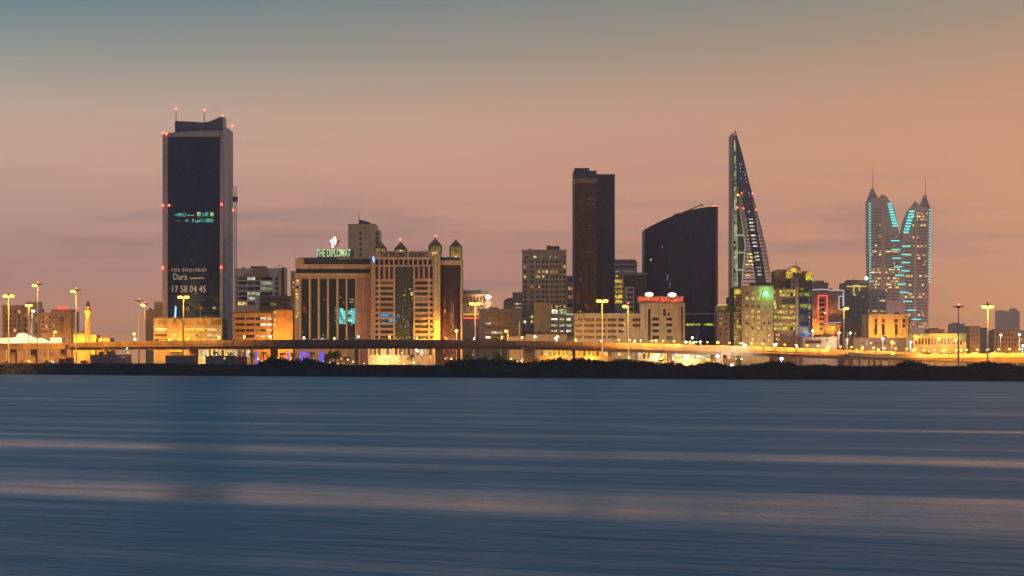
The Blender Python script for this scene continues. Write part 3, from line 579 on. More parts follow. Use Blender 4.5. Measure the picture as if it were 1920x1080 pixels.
# ---- the residence
Y = 1190
r = root_at('residence_hotel', 'residence hotel with four pointed roof lanterns and dark gridded front', 'hotel', 695, 866, Y)
ST = 'rose_stone'
W = []
for k in range(12): W.append((703.6+9.05*k, 709.6+9.05*k, 487, 496.5-.5*k*.1, 'glass_plum'))
for px in (703.8, 713.2, 722.5, 731.4): W.append((px, px+5.2, 500, 523, 'glass_brown'))
for px in (778, 787.2, 796.8, 806): W.append((px, px+5.2, 499, 522, 'glass_brown'))
for k in range(11):
    py = 527.5+10.2*k; q = .10+.02*k
    dk = 'glass_green' if k % 3 else 'glass_brown'
    W += [(703.8,709,py,py+5.6,'glass_brown'),(713.2,737,py,py+5.6,'lit_blue' if k in (6,) else pick(q*.4,('lit_dim','lit_red'),dk)),(778,802,py,py+5.6,pick(q,('lit_dim',),dk)),(806,811.4,py,py+5.6,pick(q,('lit_dim',),'glass_brown'))]
W.append((741,775,500,637,'glass_green','glass_bay'))
block(r, 695, 813, 473, Y, 34, ST, W, None, rec=1.0)
mb = MB()
for k in range(1,14): mb.box(X(741,Y)+.05,X(775,Y)-.05,Y+.75,Y+.88,Z(500+k*9.8,Y)-.07,Z(500+k*9.8,Y)+.07)
for k in range(1,6): q = X(741,Y)+(X(775,Y)-X(741,Y))*k/6; mb.box(q-.06,q+.06,Y+.76,Y+.86,Z(637,Y),Z(500,Y))
mb.build('mullion_grid','glass_black',r)
cells = [(741+33*random.random()**.55, 0, 636-95*random.random()**1.4, 0) for k in range(80)]
patch(r, [(a, a+random.uniform(.5,1.3), c, c+random.uniform(.5,1.6)) for a,_,c,_ in cells if a < 773], Y+.72, 'lit_warm')
patch(r, [(770,774.5,548,554),(756,760,552,555),(766,771,541,543)], Y+.70, 'lit_warm'); patch(r, [(742.5,744.5,591,596),(746.5,748.2,590,597),(743,744.5,600,606),(749,750.5,604,607)], Y+.72, 'lit_blue')
patch(r, [(716+3.2*k,718.4+3.2*k,598.5,603.5) for k in range(7) if k != 2], Y+.72, 'lit_blue')
bbox(r, 704, 806, 470.5, 485.5, Y-.9, .85, 'beige_render', 'sign_band')
text(r, 'sign_lettering', 'THE DIPLOMAT RESIDENCE', 713.5, 803.5, 472.8, 482.4, Y-.92, 'letter_black', .35, bold=.03, sp=1.12)
for k in range(13): MB().box(X(702.4+9.05*k,Y)-.28, X(702.4+9.05*k,Y)+.28, Y-.6, Y-.02, Z(498,Y), Z(486.2,Y)).build('pier', 'beige_render', r)
bbox(r, 695, 813, 497.4, 499.4, Y-.6, .58, 'beige_render', 'string_course')
for px in (711, 739.2, 776.3, 804.2, 812.4): bbox(r, px-1, px+1, 499.5, 690, Y-.5, .48, 'beige_render', 'pier')
for k in range(12):
    py = 524.5+10.2*k
    for a, b in ((702.4,738.1),(777.4,811.3)): bbox(r, a, b, py, py+1.5, Y-.32, .3, 'beige_render', 'sill')
bbox(r, 813.1, 825.5, 477, 690, Y-1.5, 30, 'sand_stone', 'corner_pier')
cxb, Rb = X(844,Y), X(863,Y)-X(844,Y)
plan = [(cxb+Rb*math.cos(t), Y+3-Rb*.55*math.sin(t)) for t in np.linspace(math.pi,0,17)]
mb = MB()
for j in range(32):
    za, zb = GZ+(Z(497,Y)-GZ)*j/32, GZ+(Z(497,Y)-GZ)*(j+1)/32
    for k in range(16):
        t1 = random.gauss(0,.02); (a,b),(c,d_) = plan[k], plan[k+1]; mb.quad((a,b+t1,za+.05),(c,d_-t1,za+.05),(c,d_-t1,zb-.05),(a,b+t1,zb-.05))
mb.build('round_bay', 'glass_plum', r)
MB().column([(cxb+Rb*.97*math.cos(t), Y+3.2-Rb*.53*math.sin(t)) for t in np.linspace(math.pi,0,13)]+[(cxb+Rb,Y+30),(cxb-Rb,Y+30)], GZ, Z(497,Y)).build('core', 'black_paint', r)
for a, b, m_ in ((488,496.9,'sand_stone'),(482,488,'blue_roof')):
    e = 1.12 if a == 488 else .9
    MB().column([(cxb+Rb*e*math.cos(t), Y+3-Rb*.62*e*math.sin(t)) for t in np.linspace(math.pi,0,17)]+[(cxb+Rb*e,Y+28),(cxb-Rb*e,Y+28)], Z(b,Y), Z(a,Y)).build('round_cornice' if a==488 else 'round_roof', m_, r)
bbox(r, 863.2, 866.5, 484, 690, Y+2, 26, 'sand_stone', 'end_pier'); mast(r, 868, 491.5, 493.5, Y, .3)
def lantern(px, w_, pt, ps, pb, Yl):
    h = w_/2; cx = X(px,Yl); q = h*Yl/F
    ln = MB().box(cx-q*.86, cx+q*.86, Yl+q*.14, Yl+q*1.86, Z(pb,Yl), Z(ps,Yl)).build('lantern_glass', 'lit_gold', r)
    mb = MB(); c = [(cx-q,Yl),(cx+q,Yl),(cx+q,Yl+2*q),(cx-q,Yl+2*q)]
    for a in c: mb.bar((*a,Z(pb,Yl)),(*a,Z(ps,Yl)),.28,4); mb.bar((*a,Z(ps,Yl)),(cx,Yl+q,Z(pt,Yl)),.26,4)
    for k in range(4): mb.bar((*c[k],Z(ps,Yl)),(*c[(k+1)%4],Z(ps,Yl)),.26,4)
    mb.bar((cx,Yl,Z(pb,Yl)),(cx,Yl,Z(ps,Yl)),.2,4); mb.build('lantern_frame','dark_panel', r)
    mb = MB(); ap = (cx,Yl+q,Z(pt,Yl)-.3); c2 = [(cx+(a-cx)*.93, Yl+q+(b-Yl-q)*.93) for a,b in c]
    for k in range(4): mb.tri((*c2[k],Z(ps,Yl)),(*c2[(k+1)%4],Z(ps,Yl)),ap)
    mb.build('lantern_roof', 'lit_lantern', r)
    point(r, (cx, Yl-.5, Z(pb,Yl)+1.0), 260, (1,.75,.3), .2)
lantern(713, 21, 452.5, 465, 483, Y+1); lantern(751, 22, 453.5, 467, 473, Y+8); lantern(815.8, 23, 446.5, 460, 477, Y); lantern(854.5, 22, 449, 462, 484, Y+5)
beacon(r, 750, 449, Y+10, .6); beacon(r, 817, 442, Y+4, .5); mast(r, 750, 449, 454, Y+10, .12); mast(r, 817, 443, 447.5, Y+4, .12)
point(r, (X(819,Y), Y-7, Z(634,Y)), 12000, SODIUM, .4, 'uplight'); point(r, (X(842,Y), Y-16, Z(640,Y)), 5000, SODIUM, .4, 'uplight')
# ---- between residence and apartment tower
Y = 1350
r = root_at('balcony_block', 'orange lit block with slatted top floor beside the residence hotel', 'building', 866, 922, Y)
W = [(868+6.4*k, 871.6+6.4*k, 556, 569, 'glass_brown') for k in range(7)] + grid(868,918,571,583,8,2,.6,.5,.25,('lit_orange',),'glass_brown')
block(r, 862, 921, 551, Y, 22, 'brick_warm', W, (3,.5,['glass_brown'])); bbox(r, 862, 914, 545, 551.1, Y+1.5, 16, 'dark_panel', 'roof_band')
for k in range(5): bbox(r, 867+9.2*k, 874+9.2*k, 543.5, 545, Y+2, 8, 'grey_concrete', 'roof_unit')
bbox(r, 862, 899, 588.5, 590, Y-1.5, 1.4, 'neon_yellow', 'neon_line'); bbox(r, 862, 899, 595.5, 597.5, Y-1.5, 1.4, 'neon_red', 'neon_line'); bbox(r, 863, 897, 598, 690, Y-1.4, 1.3, 'rose_stone', 'lower_wall')
MB().lathe(X(915.5,Y),Y-2,[(.2,Z(561,Y)),(1.6,Z(559.5,Y)),(2.0,Z(557,Y)),(1.6,Z(555,Y)),(.2,Z(553.5,Y))],10).build('floodlight','lamp_white', r); point(r,(X(915.5,Y),Y-5,Z(557,Y)),5000,WHITE)
Y = 1280
r = root_at('banded_office', 'low tan office with brown window bands left of the apartment tower', 'building', 897, 963, Y)
W = []
for k, py in enumerate((588, 597, 606, 614.5, 623.5, 632.5)):
    for a, b in ((910,920),(921,931),(932,941),(942,960)): W.append((a,b,py-2.2,py+2.2, 'lit_white' if (k,a) in ((2,910),(4,921),(4,932),(5,910)) else 'glass_brown'))
block(r, 898, 962, 579, Y, 20, 'beige_render', W); block(r, 962.1, 978, 577, Y-2, 16, 'sand_stone', [(973,974.5,602,640,'lit_orange')], name='stair_tower')
Y = 1450
r = root_at('curved_dark_block', 'dark block with stepped curved shoulder left of the apartment tower', 'building', 944, 980, Y)
MB().prism([(X(a,Y),Z(b,Y)) for a,b in ((944,690),(944,566),(946,562),(952,559),(961,557.5),(961,548),(982,548),(982,690))], Y, Y+24).build('wall','grey_concrete',r)
patch(r, [(966,978,568.5,571),(966,977,576,578.5)], Y-.05, 'lit_warm', 'window')
# ---- apartment tower with arches
Y = 1300
r = root_at('apartment_tower', 'grey apartment tower with arched top windows and scattered lit rooms', 'tower', 978, 1062, Y)
W = []; cols = [(984,4.4),(997.5,4.6),(1006.5,2.6),(1011,2.4),(1018.5,4.4),(1025.5,4.4),(1034,2.4),(1038,2.4),(1044,4.4),(1050.5,3),(1058,4.6)]
LIT = {(1,0):'lit_green',(1,10):'lit_lime',(2,2):'lit_orange',(2,3):'lit_warm',(2,4):'lit_warm',(2,5):'lit_white',(2,6):'lit_orange',(2,7):'lit_orange',(2,8):'lit_orange',(3,0):'lit_lime',(3,2):'lit_warm',(3,3):'lit_warm',(3,4):'lit_yellow',(4,2):'lit_dim',(5,1):'lit_orange',(5,3):'lit_orange',
       (8,4):'lit_white',(9,6):'lit_warm',(9,8):'lit_yellow',(9,9):'lit_warm',(9,10):'lit_yellow',(11,1):'lit_lime',(12,0):'lit_white',(12,1):'lit_warm'}
for k in range(16):
    py = 490.8+9.4*k
    for c, (cx, w_) in enumerate(cols): W.append((cx-w_/2, cx+w_/2, py-2.5, py+2.5, LIT.get((k,c), 'glass_black')))
block(r, 979.5, 1062, 469, Y, 26, 'grey_concrete', W, (3,.5,['glass_black']))
bbox(r, 978.3, 1062.6, 468, 470, Y-.5, 27, 'beige_render', 'cornice')
for k, cx in enumerate((988,1002.5,1016.5,1029.8,1043,1057)):
    mb = MB(); q = 3.6*Y/F; x_ = X(cx,Y); z_ = Z(483.2,Y)
    mb.prism([(x_+q*1.1*math.cos(t), z_+q*math.sin(t)) for t in np.linspace(0,math.pi,12)], Y-.25, Y-.02); mb.build('arch_window', 'lit_green' if k in (1,3,4) else ('lit_dim' if k == 2 else 'glass_brown'), r)
    mb = MB()
    ts = np.linspace(0,math.pi,12)
    for a, b in zip(ts[:-1], ts[1:]): mb.bar((x_+q*1.15*math.cos(a),Y-.3,z_+q*1.05*math.sin(a)),(x_+q*1.15*math.cos(b),Y-.3,z_+q*1.05*math.sin(b)),.16,4)
    mb.build('arch_frame','beige_render',r)
bbox(r, 1025, 1049, 461.5, 468.2, Y+6, 10, 'glass_green', 'roof_house'); bbox(r, 1026.5, 1032, 459.5, 461.6, Y+6, 6, 'grey_concrete', 'roof_tank'); mast(r, 1043, 452, 462, Y+7, .12)
for k in range(16): bbox(r, 980, 1061.5, 494.7+9.4*k, 495.7+9.4*k, Y-.18, .16, 'beige_render', 'string_course')
Y = 1255
r = root_at('windowless_block', 'plain tan windowless block standing before the apartment tower', 'building', 1001, 1032, Y)
block(r, 1001, 1032, 567, Y, 16, 'sand_stone', [(1008,1009.6,590+11*k,592+11*k,'lit_warm') for k in range(4)])
Y = 1262
r = root_at('lit_gallery', 'low gallery of bright white strip windows below the apartment tower', 'building', 1032, 1076, Y)
W = [(1034.5,1046,580,588.5,'lit_white'),(1049,1061.5,580,588.5,'lit_green')]
for py in (598.5,610,620.5): W += [(1033.5,1045,py-1.7,py+1.7,'lit_white'),(1049,1058,py-1.5,py+1.5,'lit_white'),(1062,1071,py-2.4,py+2.4,'lit_white')]
block(r, 1032.2, 1073, 577, Y, 18, 'grey_concrete', W); bbox(r, 1062, 1075, 588.3, 590.5, Y-.6, .5, 'lit_white', 'light_strip')
Y = 1430
r = root_at('narrow_infill_block', 'narrow grey block with two orange windows left of brown tower', 'building', 1062, 1077, Y)
block(r, 1061, 1078, 517, Y, 20, 'grey_concrete', [(1065.5,1073,538,543.5,'lit_orange'),(1065.5,1073,554,559.5,'lit_orange'),(1065.5,1073,523,527,'glass_black'),(1065.5,1073,570,575,'glass_black')])
# ---- tall brown tower
Y = 1350
r = root_at('brown_tower', 'tall plain dark brown glass tower with stepped navy roof', 'tower', 1075, 1153, Y)
MB().box(X(1076,Y), X(1152.5,Y), Y+.6, Y+26, GZ, Z(330,Y)).build('core', 'black_paint', r)
curtain(1080, 1119.5, 343, 690, Y-.6, 7, 56, 0, .012, GZ).build('curtain_wall', 'glass_brown', r)
curtain(1120, 1147, 330, 690, Y, 5, 58, .6, .012, GZ).build('curtain_wall', 'glass_slate', r); curtain(1147.2, 1153, 328.5, 690, Y+.2, 1, 58, 0, .01, GZ).build('curtain_wall', 'glass_navy', r)
bbox(r, 1080, 1119.5, 334.5, 342.9, Y-.9, 2, 'brown_render', 'band'); MB().box(X(1075,Y),X(1079.8,Y),Y-.3,Y+24,GZ,Z(320,Y)).build('corner_fin','dark_panel',r)
bbox(r, 1077.5, 1105, 315, 334.4, Y+.3, 18, 'blue_roof', 'roof_block'); bbox(r, 1105.1, 1118.5, 320, 334.4, Y+.8, 18, 'blue_roof', 'roof_block'); bbox(r, 1118.6, 1153.5, 326.5, 330, Y+.1, 24, 'blue_roof', 'roof_block')
bbox(r, 1074.6, 1078.5, 336, 347, Y-.8, .4, 'mauve_concrete', 'panel')
for a, b, c, d_ in ((1100,1115,372.5,374),(1100,1115,382,383),(1101,1115,423,424),(1101,1113,472.5,473.5)): bbox(r, a, b, c, d_, Y-.85, .12, 'rose_stone', 'vent_strip')
# ---- yellow lit block and dark neighbours
Y = 1450
r = root_at('yellow_lit_block', 'white block with bright yellow lit floors beside the brown tower', 'building', 1150, 1196, Y)
W = [(1152.5,1169.5,524+9.6*k,530.5+9.6*k,'lit_yellow') for k in range(5)] + [(1153,1193,498,502.5,'glass_brown'),(1154,1160,508,510.5,'lit_yellow'),(1161,1170,508,510.5,'lit_dim'),(1172,1190,508,510.5,'lit_dim'),(1153,1159,516,519,'lit_yellow'),(1160,1169,516,519,'lit_dim')]
block(r, 1150, 1194.5, 494, Y, 24, 'pale_panel', W, (3,.6,['glass_brown'])); bbox(r, 1150, 1193, 486.5, 494.1, Y+4, 14, 'rose_stone', 'penthouse')
for k in range(7): bbox(r, 1178+2.6*k, 1180+2.6*k, 491.5, 494, Y-.1, .3, 'dark_panel', 'railing')
Y = 1400
r = root_at('dark_infill_block', 'dark flat roofed block tucked behind the red hotel sign', 'building', 1170, 1210, Y)
block(r, 1170, 1213, 515, Y, 22, 'dark_panel', [(1173,1178,528,530,'glass_navy')]); bbox(r, 1169.5, 1213.5, 511, 515.1, Y-.4, 23, 'mauve_concrete', 'cornice')
Y = 1330
r = root_at('framed_stair_block', 'small block with pale frame and four dark openings below yellow floors', 'building', 1172, 1190, Y)
block(r, 1172.5, 1189, 538, Y, 12, 'pale_panel', [(1176,1187,540.5+9.2*k,546+9.2*k,'glass_black') for k in range(8)])
# ---- the curved glass office
Y = 1400
r = root_at('curved_glass_office', 'broad dark glass office with a rising curved roofline', 'tower', 1209, 1345, Y)
def top(px): u = (px-1209)/(1345-1209); return 430 - 43*(1-(1-u)**1.75)
n = 34; nr = 26; mb = MB(); bl = MB(); pl = []
for k in range(n+1):
    u = k/n; px = 1209+136*u; pl.append((X(px,Y), Y+2-9*math.sin(math.pi*min(1,.12+u*.76))+2.5, Z(top(px),Y)))
for k in range(n):
    for j in range(nr):
        t1, t2 = random.gauss(0,.03), random.gauss(0,.02); (xa,ya,ha),(xb,yb,hb) = pl[k], pl[k+1]; f = lambda h, q: GZ+(h-GZ)*q/nr
        mb.quad((xa+.05,ya+t1+t2,f(ha,j)+.06),(xb-.05,yb-t1+t2,f(hb,j)+.06),(xb-.05,yb-t1-t2,f(hb,j+1)-.06),(xa+.05,ya+t1-t2,f(ha,j+1)-.06))
mb.build('curtain_wall', 'glass_navy', r)
for k in range(n):
    (xa,ya,ha),(xb,yb,hb) = pl[k], pl[k+1]
    bl.quad((xa,ya+.35,GZ),(xb,yb+.35,GZ),(xb,yb+.35,hb),(xa,ya+.35,ha)); bl.quad((xa,ya+.35,ha),(xb,yb+.35,hb),(xb,Y+30,hb),(xa,Y+30,ha))
(xa,ya,ha),(xb,yb,hb) = pl[0], pl[-1]
bl.quad((xa,Y+30,GZ),(xa,ya+.35,GZ),(xa,ya+.35,ha),(xa,Y+30,ha)); bl.quad((xb,yb+.35,GZ),(xb,Y+30,GZ),(xb,Y+30,hb),(xb,yb+.35,hb)); bl.quad((xb,Y+30,GZ),(xa,Y+30,GZ),(xa,Y+30,ha),(xb,Y+30,hb)); bl.build('core','black_paint',r)
MB().box(X(1341,Y),X(1345.8,Y),Y-1.5,Y+26,GZ,Z(387,Y)).build('corner_fin','dark_panel',r)
patch(r, [(1219,1221.5,485,488),(1241,1242,462,465)], Y-4, 'lit_white'); patch(r, [(1250,1252.5,515,526),(1255,1257,529,540)], Y-6.9, 'lit_blue')
cells = [(1287+5.4*k, 1291.6+5.4*k, 606.5, 610.5) for k in range(10) if k not in (5,)]
patch(r, cells, Y-6.5, 'lit_lime'); patch(r, [(1343,1344,495,498),(1342,1343,510,514),(1323,1325,568,571),(1313,1315,569,572)], Y-1.9, 'lit_dim')
bbox(r, 1284, 1345, 587, 589.5, Y-8.2, .6, 'mauve_concrete', 'string_course')
for px, py in ((1338,386.5),(1343.5,386)): beacon(r, px, py, Y+1, .55)
r = root_at('roof_crane', 'window cleaning crane arm reaching up from the curved glass office roof', 'crane', 1262, 1317, Y+8, z=Z(404,1408))
Y = 1408
MB().bar((X(1276,Y),Y,Z(401,Y)),(X(1315,Y),Y,Z(384,Y)),.55,4,.35).build('jib','dark_panel',r); bbox(r, 1262.5, 1268, 401.5, 407.5, Y-1, 2, 'dark_panel', 'counterweight'); bbox(r, 1268, 1278, 399.5, 404.5, Y-1, 2, 'dark_panel', 'base'); bbox(r, 1314, 1317.5, 382.5, 385.5, Y-.6, 1.2, 'dark_panel', 'hook_block')
# ---- the hotel with the red sign
Y = 1180
r = root_at('red_sign_hotel', 'low tan hotel with striped wings and dark recesses under red sign', 'hotel', 1076, 1285, Y)
W = []
for k, py in enumerate((599.5, 610, 621, 632)):
    for a, b in ((1079,1091.5),(1095,1114),(1118,1136),(1139.5,1156),(1159,1170),(1186,1201)):
        if k == 3 and a > 1150 or k == 2 and a > 1180: continue
        W.append((a, b, py-2.7, py+2.7, 'glass_brown'))
W.append((1168,1172,606,611,'lit_warm'))
block(r, 1077, 1207.5, 589.5, Y+3, 24, 'sand_stone', W, None, rec=.9, name='wing')
block(r, 1207.6, 1284.5, 568.5, Y, 28, 'sand_stone', [(1215,1220,579,690-51,'glass_plum'),(1223,1235.5,595.5,601,'glass_black'),(1223,1235.5,606,612,'glass_black'),(1223,1235.5,617.5,623,'glass_black'),(1223,1235.5,629,636,'glass_black'),
  (1243.5,1248.5,579,593,'glass_plum'),(1252,1256,587,592,'glass_black'),(1249.5,1260.5,595.5,601,'glass_black'),(1249.5,1260.5,606,612,'glass_black'),(1251,1259,617.5,624,'glass_black'),(1250,1261,630,637,'glass_black'),(1277,1281,574.5,639,'glass_plum')], (3,.5,['glass_brown']), rec=.9)
for py in (603.5, 614.5, 626): bbox(r, 1222.5, 1262, py, py+2.0, Y-.5, .48, 'beige_render', 'balcony_slab')
bbox(r, 1077, 1207, 587.5, 589.6, Y+2.4, 24, 'beige_render', 'cornice'); bbox(r, 1201, 1207.5, 569, 690, Y+1, 14, 'beige_render', 'link_tower')
for px, py in ((1255,626),(1170,619.5)): pane(r, (X(px,Y),Y-.6,Z(py,Y)), 2.2, .7, 'lit_warm', name='light_box')
Y = 1183
r = root_at('red_hotel_sign', 'red neon rooftop sign in Latin and Arabic under two white ovals', 'sign', 1196, 1281, Y, z=Z(568.5,1183))
bbox(r, 1195, 1282, 555, 568.3, Y+.9, .5, 'sign_back_red', 'backing')
text(r, 'latin_lettering', 'CROWNE PLAZA', 1197.5, 1236.5, 557.3, 563.7, Y+.5, 'sign_letter_red', .35, bold=.02, sp=1.15)
ar = ''.join(reversed('\uFEDB\uFEAE\uFE8D\uFEED\uFEE5 \uFE91\uFEFC\uFEAF\uFE8D'))
text(r, 'arabic_lettering', ar, 1240, 1280.5, 555.8, 566.6, Y+.5, 'sign_letter_red', .35, bold=.02)
for cx, py in ((1217.3,552),(1260.3,552.6)):
    MB().prism([(X(cx+8.2*math.cos(t),Y), Z(py+4.4*math.sin(t),Y)) for t in np.linspace(0,2*math.pi,24,endpoint=False)], Y+.2, Y+.8).build('oval_emblem','sign_white',r)
    for q in (-4, 4): mast(r, cx+q, py+4, 569, Y+1.6, .15, 'dark_panel', 'post')
    for q in (-2,0,2): MB().prism([(X(cx+q*1.2-1.6,Y),Z(py+1.3,Y)),(X(cx+q*1.2-1.1,Y),Z(py+1.3,Y)),(X(cx+q*1.2+1.6,Y),Z(py-1.1,Y)),(X(cx+q*1.2+1.1,Y),Z(py-1.1,Y))], Y+.05, Y+.18).build('emblem_stroke','sign_green',r)
point(r, (X(1240,Y), Y-2.5, Z(558,Y)), 120, (1,.12,.06), .4)
for px in (1205,1240,1275): mast(r, px, 566, 570.2, Y+2, .2, 'dark_panel', 'post')
Y = 1250
r = root_at('brown_infill_house', 'small brown house with neon roof line right of the curved office', 'house', 1345, 1376, Y)
block(r, 1344.5, 1368, 586, Y, 18, 'brown_render', grid(1347,1366,592,632,2,4,.5,.4,.2,('lit_orange',),'glass_brown')); block(r, 1344, 1366, 572, Y+10, 14, 'sand_stone', [(1352,1358,577,580,'lit_yellow')], name='rear_wing'); bbox(r, 1345, 1364, 571.2, 572.4, Y+9.4, .5, 'neon_yellow', 'neon_line'); block(r, 1366, 1376, 557, Y+4, 14, 'dark_panel', name='stair_tower')
# ---- the sail towers
Y = 2100
r = root_at('sail_tower', 'pointed twin sail skyscraper with lit green edge and wind bridges', 'skyscraper', 1373, 1446, Y)
P = lambda pts, y0, y1, nm, m_, rr=None: MB().prism([(X(a,Y),Z(b,Y)) for a,b in pts], Y+y0, Y+y1).build(nm, m_, rr or r)
def lerp(tab, y):
    for (a, b), (c, d_) in zip(tab[:-1], tab[1:]):
        if b <= y <= d_: return a+(c-a)*(y-b)/(d_-b)
    return tab[-1][0] if y > tab[-1][1] else tab[0][0]
right = [(1378.7,244),(1381.6,253.5),(1385,265),(1390,282),(1396,306),(1404,340),(1412,368),(1420,398),(1428,428),(1434,455),(1440,485),(1443.5,508),(1446,545),(1447,680)]
left = [(1378.6,258),(1379.5,300),(1382,340),(1385.5,365),(1388,400),(1393,430),(1397,462),(1395,480),(1392,500),(1390,530),(1389,680)]
glL = [(1378.8,258),(1380,300),(1385,345),(1388,365),(1394,388),(1398,410),(1403,445),(1408,475),(1412,500),(1416,530),(1417,545)]
glR = [(1379.2,252),(1396,306),(1404,340),(1409,362),(1413,388),(1417,410),(1421,440),(1428,475),(1433,505),(1436,530),(1437,545)]
ys = list(range(262, 545, 9))+[545]
# shells left and right of the glass wedge
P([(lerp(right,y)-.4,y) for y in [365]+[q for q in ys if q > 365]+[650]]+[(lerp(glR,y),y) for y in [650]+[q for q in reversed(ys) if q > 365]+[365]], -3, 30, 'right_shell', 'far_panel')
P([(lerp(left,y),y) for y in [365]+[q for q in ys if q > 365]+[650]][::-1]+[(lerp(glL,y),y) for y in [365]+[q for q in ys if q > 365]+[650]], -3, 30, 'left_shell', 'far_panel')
P([(lerp(right,y),y) for y in [244,254]+ys+[650]]+[(lerp(left,y)+.3,y) for y in [650]+ys[::-1]+[254]], -1, 26, 'glass_wedge', 'glass_navy')
for k in range(14):                                        # storeys of the wedge
    y = 412+9.5*k if False else 411.5+6.6*k+ (4 if k > 3 else 0) + (6 if k > 7 else 0) + (8 if k > 10 else 0)
    if y > 533: break
    a, b = lerp(glL,y)+.6, lerp(glR,y)-.6; c = (a+b)/2
    P([(a,y+1.6),(a+.4,y+2.6),(b-.4,y+2.6),(b,y+1.6)], -4.2, -.9, 'balcony', 'dark_panel')
    P([(c-4.5,y-.8),(c-3.5,y-1.5),(c+3.5,y-1.5),(c+4.5,y-.8),(c+3.5,y+.9),(c-3.5,y+.9)], -1.6, -1.05, 'lit_window', 'lit_white')
    for q in (a-1.2, b+1.2): P([(q-.7,y-.3),(q+.7,y-.3),(q+.7,y+1.3),(q-.7,y+1.3)], -3.5, -3.05, 'edge_light', 'neon_white')
for y, n0, n1 in ((476,1400,1412),(482,1400,1416),(489,1398,1416),(495.5,1397,1410),(516,1397,1407)):
    k = n0
    while k < n1: P([(k,y),(k+2.2,y),(k+2.2,y+1.8),(k,y+1.8)], -3.4, -3.05, 'lit_window', random.choice(('lit_far','lit_far','lit_warm'))); k += 3
for px, py in ((1387,308),(1391,308),(1388,315),(1388.5,321.5),(1395,322),(1397,328.5),(1389.5,334.5),(1398.5,335),(1400,341.5),(1394.5,359),(1404,361),(1392.5,367),(1405.5,367.5),(1379.5,252)): beacon(r, px, py, Y-2, .55, 'neon_white')
for px, py in ((1390.5,362),(1410.5,363),(1394,390.5),(1383,389),(1417.5,393)): beacon(r, px, py, Y-3.4, .85)
beacon(r, 1383.5, 365.5, Y-3.4, .8, 'lamp_sodium'); P([(1402,397),(1405,395),(1405.5,396.5),(1402.5,398.5)], -2, -1.2, 'lit_window', 'lit_white')
for k in range(26):                                        # storey lines cut into both shells
    y = 372+6.6*k
    if y > 540: break
    for ta, tb_, e in ((left,glL,.8),(glR,right,1.0)):
        a, b = lerp(ta,y)+e, lerp(tb_,y)-e
        if b-a > 1.5: P([(a,y+1.5),(b,y+1.5),(b,y),(a,y)], -3.3, -3.02, 'storey_band', 'glass_green' if k % 3 else 'glass_brown')
# slot and fins on the right edge
P([(1432,449),(1433.5,452),(1444,520),(1441,520)], -3.6, -3.1, 'slot', 'brown_render')
# left sail seen nearly edge on, with its lattice of lit cladding
P([(1374.1,248.5),(1375.3,253),(1377.2,258.5),(1377.2,300),(1377,360),(1377,640),(1373,640),(1374,360)], 4, 40, 'left_sail', 'dark_panel')
mb = MB(); ed = MB()
for k in range(74):
    y = 262+3.8*k
    if y > 541: break
    a, b = 1376.6, 1378.8+ (y-262)/ (545-262)*4.6+1.2
    if 343 < y < 348: continue
    for q in range(2):
        u0, u1 = a+(b-a)*q/2, a+(b-a)*(q+1)/2
        mb.prism([(X(u0+.15,Y),Z(y+3.3,Y)),(X(u1-.15,Y),Z(y+3.3,Y)),(X(u1-.15,Y),Z(y+.3,Y)),(X(u0+.15,Y),Z(y+.3,Y))], Y+2+random.uniform(-.2,.2), Y+3)
tag(mb.build('lit_cladding', 'lit_clad', r), kind='stuff')
P([(1377.1,262),(1379.9,262),(1384.6,545),(1384.6,640),(1377.1,640)], 3.1, 30, 'inner_face', 'glass_green')
for pts in ([(1373.2,392),(1373.9,392),(1373.6,620),(1372.4,620)], [(1381.3,440),(1382.5,440),(1382,560),(1380.6,560)], [(1385.5,385),(1386.8,392),(1397.6,462),(1390,540),(1389,540),(1396,462)]): P(pts, -3.6, -3.1, 'lit_edge', 'led_edge')
P([(1384.6,395),(1388,400),(1394,440),(1396,462),(1391,510),(1389,545),(1389,640),(1384.6,640)], 12, 22, 'rear_floors', 'glass_brown')
for k in range(15): y = 418+8.6*k; P([(1383,y),(min(1396,lerp(left,y)+1),y),(min(1396,lerp(left,y)+1),y+1.2),(1383,y+1.2)], 9, 11.8, 'floor_edge', 'mauve_concrete')
for y in (440, 472.5, 505):
    P([(1379.5,y),(1394.5,y),(1394.5,y+2.2),(1379.5,y+2.2)], -5, 4, 'wind_bridge', 'led_edge')
    cx, cz = X(1387,Y), Z(y-1.5,Y); mb = MB(); mb.lathe(cx, Y-1, [(.6,cz-1.2),(1.2,cz),(.6,cz+1.2)], 8)
    for a in (90, 210, 330): mb.bar((cx,Y-1,cz),(cx+.3,Y-1+13*math.cos(R(a)),cz+13*math.sin(R(a))),.45,4,.12)
    mb.build('turbine', 'grey_concrete', r)
for px, yo, pw in ((1402,-70,230000),(1436,-70,230000)):  # uplights added at the foot to brighten the sail shells
    fx, fy = X(px,Y), Y+yo; MB().box(fx-1,fx+1,fy-.6,fy+.6,GZ,GZ+1.4).build('added_floodlight','dark_panel',r)
    point(r, (fx,fy+.2,GZ+1.9), pw/LP, (1,.66,.50), .8, 'floodlight', aim=(0,.55,1), size=100)
